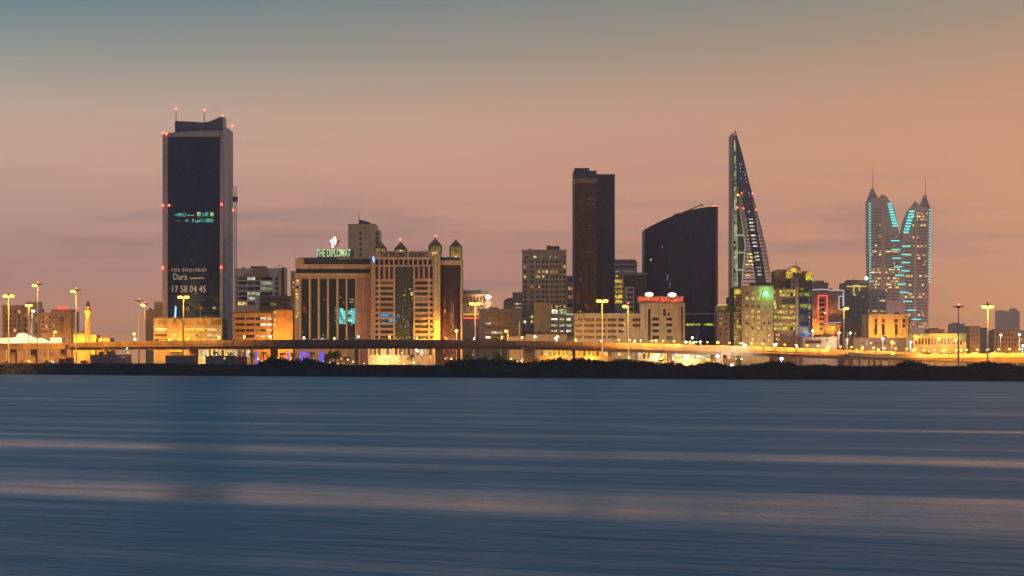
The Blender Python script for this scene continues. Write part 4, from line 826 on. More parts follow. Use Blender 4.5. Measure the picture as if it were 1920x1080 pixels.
# ---- bank with the green star and its glass neighbour
Y = 1250
r = root_at('bank_building', 'tan bank office with square lit windows and glowing green star', 'building', 1375, 1450, Y)
W = []
for i, py in enumerate((550, 559.5, 574, 583.5, 594.5, 606, 615, 627, 637)):
    for j, px in enumerate((1400.5, 1411.3, 1422.3)):
        W.append((px-2.7, px+2.7, py-2.6, py+2.6, pick(.85 if i != 2 else .2, ('lit_yellow','lit_warm','lit_orange') if i < 2 else ('lit_warm','lit_yellow'), 'glass_brown')))
for py in (606, 615.5, 628.5, 639): W += [(1431,1435.5,py-2.4,py+2.4,pick(.7,('lit_warm','lit_orange'),'glass_brown')),(1440.5,1444.5,py-2,py+2,pick(.6,('lit_warm',),'glass_brown'))]
block(r, 1390.5, 1450, 538, Y, 26, 'sand_stone', W)
bbox(r, 1389.5, 1450.5, 535.5, 538.1, Y-.5, 27, 'rose_stone', 'cornice'); bbox(r, 1410, 1452, 529.5, 535.6, Y+5, 14, 'dark_panel', 'plant_room')
Yg = Y+2; mb = MB(); MB().box(X(1375.5,Yg),X(1390.4,Yg),Yg,Yg+20,GZ,Z(539,Yg)).build('glass_wing','glass_green',r)
for k in range(9):
    py = 543+11.2*k
    for q in range(3): bbox(r, 1376.3+4.7*q, 1380+4.7*q, py, py+(8 if k == 0 else 5.5), Yg-.15, .12, 'lit_yellow' if k == 0 else pick(.55,('lit_dim','lit_lime','lit_green'),'glass_black'), 'window')
    bbox(r, 1375.2, 1390.4, py-2.4, py-1.2, Yg-.35, .3, 'beige_render', 'spandrel')
sg = [(1428,557),(1431,551),(1430,547.5),(1433,546.5),(1433.5,542.5),(1436.5,545),(1440,544),(1440,548),(1443.5,550),(1441,553),(1441.5,556.5),(1437.5,555.5),(1435,558),(1433,554.5),(1430.5,557.5)]
MB().prism([(X(a,Y),Z(b,Y)) for a,b in sg], Y-.8, Y-.4).build('star_glow','logo_green',r)
st = [(1435.8+ (4.6 if k%2 == 0 else 1.9)*math.cos(k*math.pi/5+.5), 550.5+(4.6 if k%2 == 0 else 1.9)*math.sin(k*math.pi/5+.5)) for k in range(10)]
MB().prism([(X(a,Y),Z(b,Y)) for a,b in st], Y-1.1, Y-.85).build('star','star_white',r)
point(r, (X(1436,Y),Y-3,Z(550,Y)), 700, (.2,1,.4)); point(r, (X(1420,Y), Y-14, Z(648,Y)), 2500, WARM)
Y = 1256
r = root_at('lit_glass_office', 'glass office with bright yellow lit floors right of the bank', 'building', 1450, 1498, Y)
W = []
for i, py in enumerate((546, 552.5, 575.5, 585, 595, 607.5, 616)):
    for j in range(8):
        a = 1452+5.0*j
        if i < 2 and j < 2: continue
        W.append((a, a+4.3, py-(2.2 if i == 0 else 3.0), py+3.0, pick(.88, ('lit_yellow','lit_warm','lit_lime'), 'glass_brown')))
for py in (628, 636): W += [(1455+4.2*k,1458+4.2*k,py-2,py+2,pick(.8,('lit_lime','lit_warm'),'glass_brown')) for k in range(3)]
W += [(1450.6+4.6*k,1454.4+4.6*k,546+14*j,558+14*j,'lit_lime') for k in range(1) for j in range(2)]
block(r, 1449.6, 1492, 541, Y, 24, 'brown_render', W, None, rec=.4); block(r, 1492.1, 1497, 538, Y-1.5, 24, 'rose_stone', name='end_pier'); bbox(r, 1467, 1491, 559, 570, Y-.25, .22, 'dark_panel', 'dark_band')
Y = 1330
r = root_at('brown_plant_tower', 'blank brown slab rising behind the lit glass office', 'building', 1453, 1482, Y)
block(r, 1453, 1482, 507, Y, 20, 'brown_render')
for k in range(4): bbox(r, 1456+4*k, 1458+4*k, 505, 507.2, Y+3, 2, 'dark_panel', 'roof_unit')
Y = 1310
r = root_at('domed_tower', 'dark glass tower with a gold lit dome and lime lit floors', 'tower', 1480, 1525, Y)
block(r, 1481, 1523, 524, Y, 28, 'dark_panel', [(1499,1521.5,549,555,'lit_lime'),(1499,1521.5,571,577.5,'lit_lime'),(1500,1508,540,543.5,'lit_lime')]+[(1499,1521.5,558+22.2*k,567+22.2*k,'glass_navy') for k in range(4)], (3,.7,['glass_navy']), rec=.4)
bbox(r, 1487, 1512, 511, 524.1, Y+4, 18, 'dark_panel', 'upper_storey')
for k in range(6): MB().box(X(1483.5+2.6*k,Y)-.15,X(1483.5+2.6*k,Y)+.15,Y-.5,Y-.1,Z(548,Y),Z(519,Y)).build('fin','pale_panel',r)
MB().box(X(1480,Y),X(1487,Y),Y+1,Y+15,Z(520,Y),Z(507,Y)).build('lit_lantern','lit_yellow',r); MB().box(X(1512.2,Y),X(1523,Y),Y+.4,Y+15,Z(521,Y),Z(511,Y)).build('lit_lantern','lit_yellow',r); bbox(r, 1512, 1523.4, 521, 526, Y-.3, 15, 'lit_lime', 'lit_band')
cx = X(1493,Y); q = 14*Y/F
MB().lathe(cx, Y+9, [(q,Z(511,Y)),(q,Z(507,Y)),(q*.97,Z(505,Y)),(q*.82,Z(501.5,Y)),(q*.55,Z(499,Y)),(q*.25,Z(497.6,Y)),(.3,Z(497,Y))], 24).build('dome','gold_dome',r, smooth=True)
MB().lathe(cx, Y+9, [(q*1.04,Z(511,Y)),(q*1.04,Z(508.6,Y))], 24).build('dome_ring','lit_yellow',r); mast(r, 1492.5, 486, 498, Y+9, .25)
for k in range(5): bbox(r, 1503+2.6*k, 1505+2.6*k, 508.5, 511.2, Y+3.6, 1, 'dark_panel', 'railing')
point(r, (cx-3, Y+1, Z(505,Y)), 1200, (1,.7,.2), .3)
for k in range(9): bbox(r, 1517, 1517.9, 545+8*k, 549+8*k, Y-.35, .3, 'lit_white', 'edge_light')
# ---- neon framed hotel
Y = 1500
def tube(root, pts, m_, rad=.35, dy=0, name='neon_tube'):
    mb = MB()
    for (a, b), (c, d_) in zip(pts[:-1], pts[1:]): mb.bar((X(a,Y),Y+dy,Z(b,Y)),(X(c,Y),Y+dy,Z(d_,Y)),rad,5)
    return mb.build(name, m_, root)
r = root_at('neon_hotel', 'rose hotel outlined in white neon with a tall red neon frame', 'hotel', 1524, 1583, Y)
block(r, 1523, 1582, 544.5, Y, 26, 'rose_stone', [(1536,1546,560+9*k,565+9*k,'glass_plum') for k in range(7)]+[(1574.5,1579.5,557+5.8*k,561+5.8*k,'glass_navy') for k in range(4)])
tube(r, [(1522,543.8),(1529,542.8),(1553,542.8),(1555,544.4),(1581.5,544.4),(1581.5,581)], 'neon_white', .4, -1); tube(r, [(1573,555.5),(1580,555.5),(1580,580.5),(1573,580.5),(1573,555.5)], 'neon_white', .4, -1.2)
tube(r, [(1532.5,622),(1534,554.5),(1550.5,554.5),(1550.5,620)], 'neon_red', .42, -1)
tube(r, [(1544.5,612),(1544.5,606),(1565,605.3),(1577,604.5)], 'neon_white', .3, -1.4); tube(r, [(1565,605.3),(1565,612)], 'neon_white', .25, -1.4); bbox(r, 1545, 1578, 608, 690, Y-6, 4.5, 'brick_warm', 'porch')
patch(r, [(1535.5,1538.5,576,579),(1544.5,1549,585,589),(1554.5,1558,576,579)], Y-.4, 'lit_white')
bbox(r, 1545, 1561, 541, 543, Y+5, 4, 'dark_panel', 'roof_unit'); point(r, (X(1533,Y),Y-6,Z(618,Y)), 5000, SODIUM); point(r, (X(1554,Y),Y-9,Z(618,Y)), 5000, SODIUM)
Y = 2000
r = root_at('hazy_rear_block', 'faint hazy block peeping over the neon framed hotel', 'building', 1524, 1553, Y)
block(r, 1525, 1553, 530, Y, 30, 'grey_concrete'); block(r, 1530, 1545, 526, Y+5, 20, 'grey_concrete', name='upper_block')
Y = 1900
r = root_at('yellow_neon_block', 'hazy block with a yellow neon line and white globe lamp', 'building', 1584, 1626, Y)
block(r, 1583, 1627, 530, Y, 30, 'grey_concrete', grid(1586,1624,542,600,4,6,.4,.3,.1,('lit_warm',),'glass_plum')); block(r, 1590, 1625, 525, Y+6, 20, 'grey_concrete', name='upper_block')
tube(r, [(1587,537.3),(1624.5,537)], 'neon_yellow', .4, -1); tube(r, [(1600.5,552.5),(1600.5,535.5),(1611,535.5),(1611,546)], 'neon_yellow', .4, -1.3)
tube(r, [(1600,552.5),(1604.5,553.5)], 'neon_white', .7, -1.3, 'lamp'); mast(r, 1626, 500, 530, Y+3, .3); beacon(r, 1624.5, 522, Y, 1.6, 'lamp_white')
# ---- low banded office before the twin towers
Y = 3600
r = root_at('harbour_podium', 'pale hazy banded office in front of the twin peaked towers', 'building', 1608, 1663, Y)
W = []
for k in range(9):
    py = 557+6.6*k; l_ = k in (4,7) 
    for a, b in ((1610,1618),(1619,1631),(1636,1645),(1649,1661)): W.append((a,b,py-1.7,py+1.7, ('lit_warm' if l_ and random.random() < .8 else 'glass_plum') if not (k == 1 and a == 1649) else 'lit_warm'))
block(r, 1607, 1662, 553, Y, 40, 'mauve_concrete', W, None, rec=1); bbox(r, 1627, 1661, 543, 553.2, Y+6, 26, 'mauve_concrete', 'upper_storey'); bbox(r, 1632.5, 1635, 553.5, 690, Y-1, .9, 'pale_panel', 'pier'); bbox(r, 1645.5, 1648, 553.5, 690, Y-1, .9, 'pale_panel', 'pier')
# ---- twin peaked towers
Y = 4200
def peak_tower(name, label, body, roof, spire, crest, teal_bars, ticks, rows, m_body='far_panel', y0=0):
    r = root_at(name, label, 'skyscraper', body[0][0], body[-1][0], Y+y0)
    Yb = Y+y0
    PP = lambda pts, a, b, nm, mm: MB().prism([(X(q,Yb),Z(s_,Yb)) for q,s_ in pts], Yb+a, Yb+b).build(nm, mm, r)
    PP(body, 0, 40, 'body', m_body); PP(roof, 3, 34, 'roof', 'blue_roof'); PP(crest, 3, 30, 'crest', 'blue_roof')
    MB().bar((X(spire[0],Yb),Yb+8,Z(spire[2],Yb)),(X(spire[0],Yb),Yb+8,Z(spire[1],Yb)),.8,6,.3).build('spire','roof_metal',r)
    for a, b, c, h in teal_bars: PP([(a,c+h),(b,c+h),(b,c),(a,c)], -1.0, -.1, 'light_bar', 'neon_teal')
    for a, b, c, h in ticks: PP([(a,c+h),(b,c+h),(b,c),(a,c)], -1.0, -.1, 'edge_light', 'neon_teal')
    for py, spans, q in rows:
        for a, b in spans:
            k = a
            while k < b-1:
                w_ = random.choice((2.2,3.2,4.5)); w_ = min(w_, b-k)
                m_ = pick(q, ('lit_far','lit_far','lit_warm','lit_dim'), 'glass_plum')
                PP([(k,py+2.2),(k+w_-.4,py+2.2),(k+w_-.4,py),(k,py)], -.5, -.1, 'window', m_); k += w_
    fx, fy = X((body[0][0]+body[-1][0])/2,Yb), Yb-150; MB().box(fx-2,fx+2,fy-1,fy+1,GZ,GZ+2).build('added_floodlight','dark_panel',r)  # floodlight added in front to lift the hazy tower face
    point(r, (fx,fy+.2,GZ+2.6), 380000/LP, (1,.60,.42), 1, 'floodlight', aim=(0,.6,1), size=110)
    return r
t1b = [(1634.5,690),(1630,480),(1628.7,380),(1630,375),(1640,371),(1655,371),(1661,368),(1668,377),(1675,388),(1680,405),(1683.7,426),(1684.5,432),(1687.5,440),(1689.5,476),(1690,560),(1690,690)]
rows1 = []
for k in range(31):
    py = 392+5.6*k; sp = [(1634,1652)] + ([(1660,1687)] if py > 440 else [])
    lvl = {8:.06}.get(k, .0)
    if 500 <= py <= 512 or 520 < py < 542: lvl = .85
    if 470 < py < 476: lvl = .85
    if lvl == 0 and k % 3 == 0: lvl = .12
    if k in (1,5): lvl = .25
    rows1.append((py, sp, lvl))
tb1 = [(1664.5+1.15*k, 1671.5+1.5*k, 381+5.1*k, 2.6) for k in range(9)]
dg = [(282,481),(285,533),(288,585),(297,636),(305,687),(320,740),(336,789)]
tb1 += [(1590+a/3.18-8, 1590+a/3.18+8, 300+b/3.18-.9, 1.9) for a,b in dg]
peak_tower('peaked_tower', 'hazy left twin tower with spire and teal lit crescent on its right', t1b,
    [(1629,378),(1631.5,369),(1635,361),(1638,352),(1641,361),(1646,369),(1650,372),(1650,380),(1629,380)], (1637.9,314,354), [(1650,372),(1656,364),(1658,371),(1661,365.5),(1668,378),(1650,380)],
    tb1, [(1628.9+.0055*(k*5.4), 1632.6+.0055*(k*5.4), 381+5.4*k, 1.6) for k in range(28)], rows1)
t2b = [(1690.3,690),(1690.1,452),(1694,437),(1696,424),(1698.5,413),(1703,402),(1708,393),(1719,380),(1726,386),(1744.7,391),(1745.7,395),(1744,470),(1741.5,533),(1740.5,618),(1740,690)]
rows2 = []
for k in range(39):
    py = 399+5.6*k; lvl = .05
    if py < 415: lvl = .75
    if k in (4,8,11,14,21,24,27,28,34,37,38): lvl = .7
    rows2.append((py, [(1697 if py > 452 else 1711,1714),(1719,1739)], lvl))
tb2 = [(1694+1.5*(7-k), 1703.5+1.6*(7-k), 395+5.6*k, 2.6) for k in range(8)]
tb2 += [(1590+a/3.18-8, 1590+a/3.18+8, 300+b/3.18-.9, 1.9) for a,b in ((348,514),(345,563),(344,611),(342,660),(355,843),(378,895),(407,950))]
peak_tower('peaked_tower', 'hazy right twin tower with spire and teal lit crescent on its left', t2b,
    [(1725,387),(1729,384),(1733,376),(1737,365),(1740,376),(1743,385),(1745,391),(1745,394),(1725,394)], (1737,330,367), [(1710,394),(1716,381),(1718.5,377),(1720,384),(1727,387),(1727,396)],
    tb2, [(1742.2-.012*(k*5.4), 1745.6-.014*(k*5.4), 393+5.4*k, 1.6) for k in range(26)], rows2, y0=8)
# ---- right hand buildings
Y = 1300
r = root_at('arcaded_block', 'orange lit stone block with four tall dark arched slots', 'building', 1628, 1706, Y)
sl_ = [(1640,1644.3),(1654,1659),(1678,1683.5),(1692.5,1698)]
block(r, 1628.5, 1703, 589, Y, 26, 'sand_stone', [(a,b,598,605,'glass_brown') for a,b in sl_]+[(a,b,607.5,628 if k < 3 else 614,'glass_black') for k,(a,b) in enumerate(sl_)], (2,.2,['glass_brown']), rec=1.2)
for a, b in sl_:
    cx, q = X((a+b)/2,Y), (b-a)*.8*Y/F; mb = MB(); ts = np.linspace(0,math.pi,8)
    for u, v in zip(ts[:-1],ts[1:]): mb.bar((cx+q*math.cos(u),Y-.2,Z(598,Y)+q*math.sin(u)),(cx+q*math.cos(v),Y-.2,Z(598,Y)+q*math.sin(v)),.25,4)
    for s_ in (-1,1): mb.bar((cx+s_*q,Y-.2,Z(630,Y)),(cx+s_*q,Y-.2,Z(598,Y)),.25,4)
    mb.build('arch_moulding','sand_stone',r)
for px in (1648.5, 1663, 1685): bbox(r, px, px+3, 587.6, 589.3, Y+3, 2, 'dark_panel', 'roof_unit')
bbox(r, 1703.2, 1706, 593, 690, Y+3, 20, 'sand_stone', 'end_pier'); point(r, (X(1670,Y),Y-14,Z(640,Y)), 8500, SODIUM); point(r, (X(1640,Y),Y-10,Z(640,Y)), 6000, SODIUM)
Y = 1190
r = root_at('golden_shed', 'long low golden lit shed with glowing fascia at the right', 'building', 1711, 1813, Y)
block(r, 1712, 1812, 626, Y, 16, 'sand_stone', [(1716+6*k,1720+6*k,634,646,pick(.2,('lit_orange',),'glass_brown')) for k in range(15)])
bbox(r, 1711, 1731, 627, 633, Y-1, .9, 'lit_yellow', 'fascia'); bbox(r, 1731, 1741, 625.5, 631, Y-1, .9, 'lit_yellow', 'fascia'); bbox(r, 1795, 1812, 625, 640, Y-1, .9, 'lit_gold', 'fascia'); bbox(r, 1741, 1795, 625.3, 629, Y-.7, .6, 'sand_stone', 'fascia')
for px in (1725, 1765, 1800): point(r, (X(px,Y),Y-8,Z(634,Y)), 1900, (1,.55,.10))
def hazy(name, label, x0, x1, y0, Y, m_='mauve_concrete', step=None, wins=()):
    r = root_at(name, label, 'building', x0, x1, Y); block(r, x0, x1, y0, Y, 30, m_, list(wins))
    if step: block(r, step[0], step[1], step[2], Y+6, 18, m_, name='upper_block')
    if 2000 < Y < 2500: point(r, (X((x0+x1)/2,Y), Y-35, GZ+6), 14000, SODIUM, .6)
hazy('mauve_block', 'low mauve block behind the golden shed', 1743, 1771, 617, 2300, 'rose_stone', (1747,1760,615))
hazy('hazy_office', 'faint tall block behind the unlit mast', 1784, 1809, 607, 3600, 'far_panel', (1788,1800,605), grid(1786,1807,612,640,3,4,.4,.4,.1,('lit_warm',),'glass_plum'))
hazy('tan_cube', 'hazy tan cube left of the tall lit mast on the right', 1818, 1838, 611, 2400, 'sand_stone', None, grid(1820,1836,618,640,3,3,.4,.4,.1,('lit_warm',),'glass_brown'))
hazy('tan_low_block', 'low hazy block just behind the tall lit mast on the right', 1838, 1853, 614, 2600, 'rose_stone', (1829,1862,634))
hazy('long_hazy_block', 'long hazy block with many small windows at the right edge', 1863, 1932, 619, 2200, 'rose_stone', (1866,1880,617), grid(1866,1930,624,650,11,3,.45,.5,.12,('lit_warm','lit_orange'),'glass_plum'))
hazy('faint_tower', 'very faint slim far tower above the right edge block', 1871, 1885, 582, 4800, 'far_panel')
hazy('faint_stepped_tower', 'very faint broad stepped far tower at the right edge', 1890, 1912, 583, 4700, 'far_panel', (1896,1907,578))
hazy('hedge_villa', 'long low villa with roof hedge below the neon hotel', 1505, 1570, 632, 1240, 'rose_stone', None, [(1547,1553,634.5,640,'lit_lime'),(1559,1565,634.5,640,'lit_warm'),(1510,1540,638,644,'glass_brown')])
hazy('brown_warehouse', 'long low brown warehouse left of the orange arched block', 1583, 1630, 609, 1380, 'brown_render', (1605,1628,606), grid(1586,1628,620,634,6,1,.4,.5,.3,('lit_warm',),'glass_brown'))
hazy('flat_terminal', 'flat long terminal below the arched block', 1600, 1700, 633, 1210, 'brown_render', None, grid(1604,1690,640,648,10,1,.5,.5,.25,('lit_warm','lit_yellow'),'glass_brown'))
hazy('orange_workshop', 'orange lit low workshop behind the bridge with two floodlights', 986, 1063, 627, 1200, 'sand_stone', (955,1000,631), ())
hazy('orange_annex', 'small orange lit annex beside the workshop with floodlights', 1063, 1093, 632, 1205, 'sand_stone')
# ground floors seen under the viaduct
for nm, lb, x0, x1, y0, Y, q, ls in (('hotel_porch','low lit porch seen under the viaduct beneath the residence hotel',690,812,648,1165,.55,('lit_warm','lit_yellow','lit_dim')),
        ('glazed_arcade','golden glazed arcade under the viaduct below the striped hotel wings',1010,1150,650,1120,.9,('lit_orange','lit_yellow','lit_warm')),
        ('bright_showroom','dazzling yellow showroom under the viaduct near the bank',1195,1380,655,1080,.8,('lit_yellow','lit_warm','lit_white')),
        ('lit_pavilion','long lit pavilion wall under the viaduct below the pale office',365,470,651,1200,.7,('lit_white','lit_warm','lit_dim'))):
    r = root_at(nm, lb, 'building', x0, x1, Y); n = int((x1-x0)/8); block(r, x0, x1, y0, Y, 12, 'sand_stone', grid(x0+1,x1-1,y0+3,y0+20,n,1,.72,.75,q,ls,'glass_brown'))
    for k in range(max(1,int((x1-x0)/62))): point(r, (X(x0+35+60*k,Y),Y-6,GZ+5), 3200, WARM if nm != 'glazed_arcade' else SODIUM)
# ================================================================== viaduct, lamps, street things
def Yb(px): t = px/1920; return 1/((1-t)/1125+t/850)
def strip_path(prof):    # prof = (px, top py, bottom py) -> world points along the deck
    return [(X(p,Yb(p)), Yb(p), Z(a,Yb(p)), Z(b,Yb(p))) for p, a, b in prof]
def interp(prof, n):
    out = []; xs = [p[0] for p in prof]
    for p in np.linspace(xs[0], xs[-1], n): out.append((p, float(np.interp(p, xs, [q[1] for q in prof])), float(np.interp(p, xs, [q[2] for q in prof]))))
    return out
def extrude(path, y0, y1, zf):      # sweep a rectangle along the path
    mb = MB(); rows = []
    for x, y, a, b in path: lo, hi = zf(a, b); rows.append([(x,y+y0,lo),(x,y+y1,lo),(x,y+y1,hi),(x,y+y0,hi)])
    mb.v = [p for q in rows for p in q]
    for k in range(len(rows)-1):
        for c in range(4): d_ = (c+1)%4; mb.f.append((k*4+c,(k+1)*4+c,(k+1)*4+d_,k*4+d_))
    mb.f += [(3,2,1,0), tuple(len(mb.v)-4+k for k in range(4))]
    return mb
prof = [(128,643,653.5),(250,639.5,653),(440,637.5,651.5),(700,636.5,650.5),(900,638,651),(1060,640,653),(1200,643.5,657.5),(1400,649,663.5),(1560,655,669),(1700,660,673),(1960,668,680)]
r = thing('viaduct', 'long concrete road viaduct crossing in front of the whole city', 'bridge', (0,1000,GZ))
pa = strip_path(interp(prof, 60))
extrude(pa, 0, 13, lambda a, b: (b+.55*(a-b)*.35, a-1.15)).build('deck','bridge_concrete', r)
extrude(pa, 2.2, 10.8, lambda a, b: (b-.9, b+.55*(a-b)*.35-.01)).build('girder','bridge_concrete', r)
extrude(pa, -.25, .25, lambda a, b: (a-1.9, a)).build('parapet','bridge_concrete', r); extrude(pa, 12.8, 13.3, lambda a, b: (a-1.5, a+.02)).build('parapet','bridge_concrete', r)
for k in range(len(pa)-1):
    x, y, a, b = pa[k]; MB().box(x-.12,x+.12,y-.32,y-.26,a-1.85,a-.05).build('joint','asphalt', r)
for px, w_ in ((198,5),(362,14),(513,12),(668,6),(822,12),(992,22),(1144,7),(1256,8),(1352,9),(1450,10)):
    y = Yb(px)+3; b = float(np.interp(px,[p[0] for p in prof],[p[2] for p in prof])); q = w_/2*y/F; x = X(px,y); zt = Z(b,y)+.2
    MB().column([(x-q,y),(x+q,y),(x+q,y+5),(x-q,y+5)], GZ-.1, zt).build('pier','bridge_concrete',r); MB().box(x-q-1.2,x+q+1.2,y-.8,y+6,zt-1.0,zt+.1).build('pier_cap','bridge_concrete',r)
prof2 = [(-60,645,656),(60,644,655.5),(134,643.5,654.5)]
r = thing('slip_ramp', 'orange lit approach ramp joining the viaduct at the left edge', 'bridge', (X(40,1090),1090,GZ))
pb = [(x, y-16, a, b) for x,y,a,b in strip_path(interp(prof2, 12))]
extrude(pb, 0, 9, lambda a, b: (b, a-1.0)).build('deck','bridge_concrete', r); extrude(pb, -.3, .2, lambda a, b: (a-1.3, a)).build('parapet','bridge_concrete', r)
for px in (-20, 24, 62, 118): y = Yb(px)-13; x = X(px,y); MB().box(x-1.3,x+1.3,y,y+4,GZ-.1,Z(655,y)).build('pier','bridge_concrete',r)
prof3 = [(1568,661,668),(1610,664,671),(1700,665,676),(1800,664,679),(1990,662,683)]
r = thing('ramp_wall', 'tan retaining wall of the descending road at the right', 'wall', (X(1760,830),830,GZ))
pc = [(x, y-30, a, b) for x,y,a,b in strip_path(interp(prof3, 18))]
extrude(pc, 0, 10, lambda a, b: (b, a-.9)).build('road_slab','bridge_concrete', r); extrude(pc, -.3, .2, lambda a, b: (a-1.6, a)).build('parapet','beige_render', r)
for px in (1583,1597,1612,1630,1640,1652,1668,1680,1694,1710,1730,1755,1845,1860,1872,1884,1896,1908): y = Yb(px)-27; x = X(px,y); b = float(np.interp(px,[p[0] for p in prof3],[p[2] for p in prof3])); MB().box(x-.45,x+.45,y,y+.9,GZ-.1,Z(b,y)+.1).build('post','bridge_concrete',r)
# -------- lamps
MARKS = [(0,'left of the minaret'),(180,'between the minaret and the dark glass tower'),(300,'below the dark glass tower'),(420,'below the pale office'),(500,'below the brick stair wing'),(553,'below the hotel with six glass bays'),(695,'below the residence hotel'),(815,'below the round glass bay'),(868,'below the orange balcony block'),(925,'left of the apartment tower'),(978,'below the apartment tower'),(1072,'below the tall brown tower'),(1155,'left of the red hotel sign'),(1207,'below the red hotel sign'),(1285,'below the curved glass office'),(1375,'below the green star'),(1450,'below the yellow lit glass office'),(1500,'below the domed tower'),(1526,'below the neon hotel'),(1585,'left of the arched block'),(1628,'below the arched block'),(1708,'below the golden shed'),(1790,'beside the unlit mast'),(1818,'left of the last lit mast'),(1853,'near the right edge')]
def near(px): return [t for a, t in MARKS if a <= px][-1]
def high_mast(px, pyt, Y, label, heads=(-1,1), litp=(1,1), power=9000, span=7.5, col=SODIUM, lens='lamp_sodium', red=True):
    r = root_at('floodlight_mast', label, 'lamp', px, px, Y, 'tall floodlight masts along the shore road'); x, zt = X(px,Y), Z(pyt,Y)
    MB().lathe(x, Y, [(.42,GZ),(.36,GZ+2),(.27,(GZ+zt)/2),(.16,zt)], 10).build('pole','pole_steel',r); MB().lathe(x, Y, [(.9,GZ-.2),(.9,GZ+.6),(.6,GZ+.7)], 10).build('footing','bridge_concrete',r)
    q = span*Y/F
    mb = MB().bar((x-q,Y,zt-.3),(x+q,Y,zt-.3),.16,6); mb.bar((x,Y-1.4,zt-.3),(x,Y+1.4,zt-.3),.16,6); mb.lathe(x,Y,[(.7,zt-.8),(.8,zt-.4),(.3,zt+.3)],8); mb.build('crossarm','dark_panel',r)
    for h, l_ in zip(heads, litp):
        for s_ in (.55, 1.0):
            lx = x+h*q*s_; ho = MB().box(lx-.55,lx+.55,Y-.5,Y+.4,zt-.4,zt-.02).build('floodlight','dark_panel',r)
            if l_:
                MB().lathe(lx,Y-.1,[(.2,zt-1.5),(.7,zt-1.3),(.85,zt-.8),(.6,zt-.41)],10).build('lens',lens,r,par=ho)
        if l_: point(r, (x+h*q*.8, Y-.3, zt-1.5), power*1.6, col, .35, aim=(-.1*(1 if sum(litp) < 2 else 0),.6,-1), size=166)
    if red: MB().lathe(x,Y,[(.05,zt+.3),(.35,zt+.5),(.3,zt+.9),(.05,zt+1.1)],8).build('beacon','beacon_red' if not all(litp) or len(litp)==0 else 'dark_panel',r)
    return r
HP = 15000
high_mast(16, 552, 1062, 'leftmost lit twin headed floodlight mast', power=HP*2)
high_mast(71, 532, 1040, 'tallest floodlight mast at left with only its left head lit', litp=(1,0), power=HP*2.6)
high_mast(54, 570, 1200, 'short lit floodlight mast between the two leftmost tall masts', heads=(-1,1), power=HP*.5, span=4)
high_mast(143, 543, 1050, 'tall floodlight mast left of the minaret, left head lit', litp=(1,0), power=HP*2.4)
high_mast(260.5, 563, 1100, 'dark unlit floodlight mast left of the glass tower', litp=(0,0))
high_mast(272, 569, 1180, 'lit floodlight mast just right of the dark unlit one', litp=(1,0), power=HP, span=5)
high_mast(344, 554, 1045, 'lit floodlight mast in front of the dark glass tower', power=HP*1.2)
high_mast(891, 566, 985, 'lit floodlight mast right of the residence hotel', power=HP*1.1)
high_mast(1129, 561, 938, 'lit floodlight mast in front of the brown tower', power=HP*1.1)
high_mast(1178, 571, 920, 'floodlight mast left of the red hotel sign, left head lit', litp=(1,0), power=HP)
high_mast(1582, 575, 1000, 'lit floodlight mast beside the neon framed hotel', heads=(1,), litp=(1,), power=HP*.8, span=6, red=False)
high_mast(1797, 574, 790, 'dark unlit floodlight mast right of the twin towers', litp=(0,0))
high_mast(1852, 571, 800, 'brightly lit floodlight mast near the right edge', power=HP*1.1)
def street_lamp(px, pyt, Y, label, white=False, power=2500, arm=0, r0=.8, z0=GZ, light=True):
    r = root_at('street_lamp', label, 'lamp', px, px, Y, 'small street lamps', z=z0); x, zt = X(px,Y), Z(pyt,Y); ax = x+arm*Y/F
    MB().bar((x,Y,z0),(x,Y,zt+.6),.16,6,.1).build('pole','pole_steel',r)
    hd = MB().bar((x,Y,zt+.6),(ax,Y-.6,zt+.5),.09,5).build('arm','pole_steel',r)
    MB().lathe(ax,Y-.8,[(.1,zt+.45),(r0*.7,zt+.3),(r0,zt-.1),(r0*.8,zt-.45),(.1,zt-.65)],10).build('globe','lamp_white' if white else 'lamp_sodium',r)
    if light: point(r, (ax,Y-2.4,zt-.9), power, WHITE if white else SODIUM, .4)
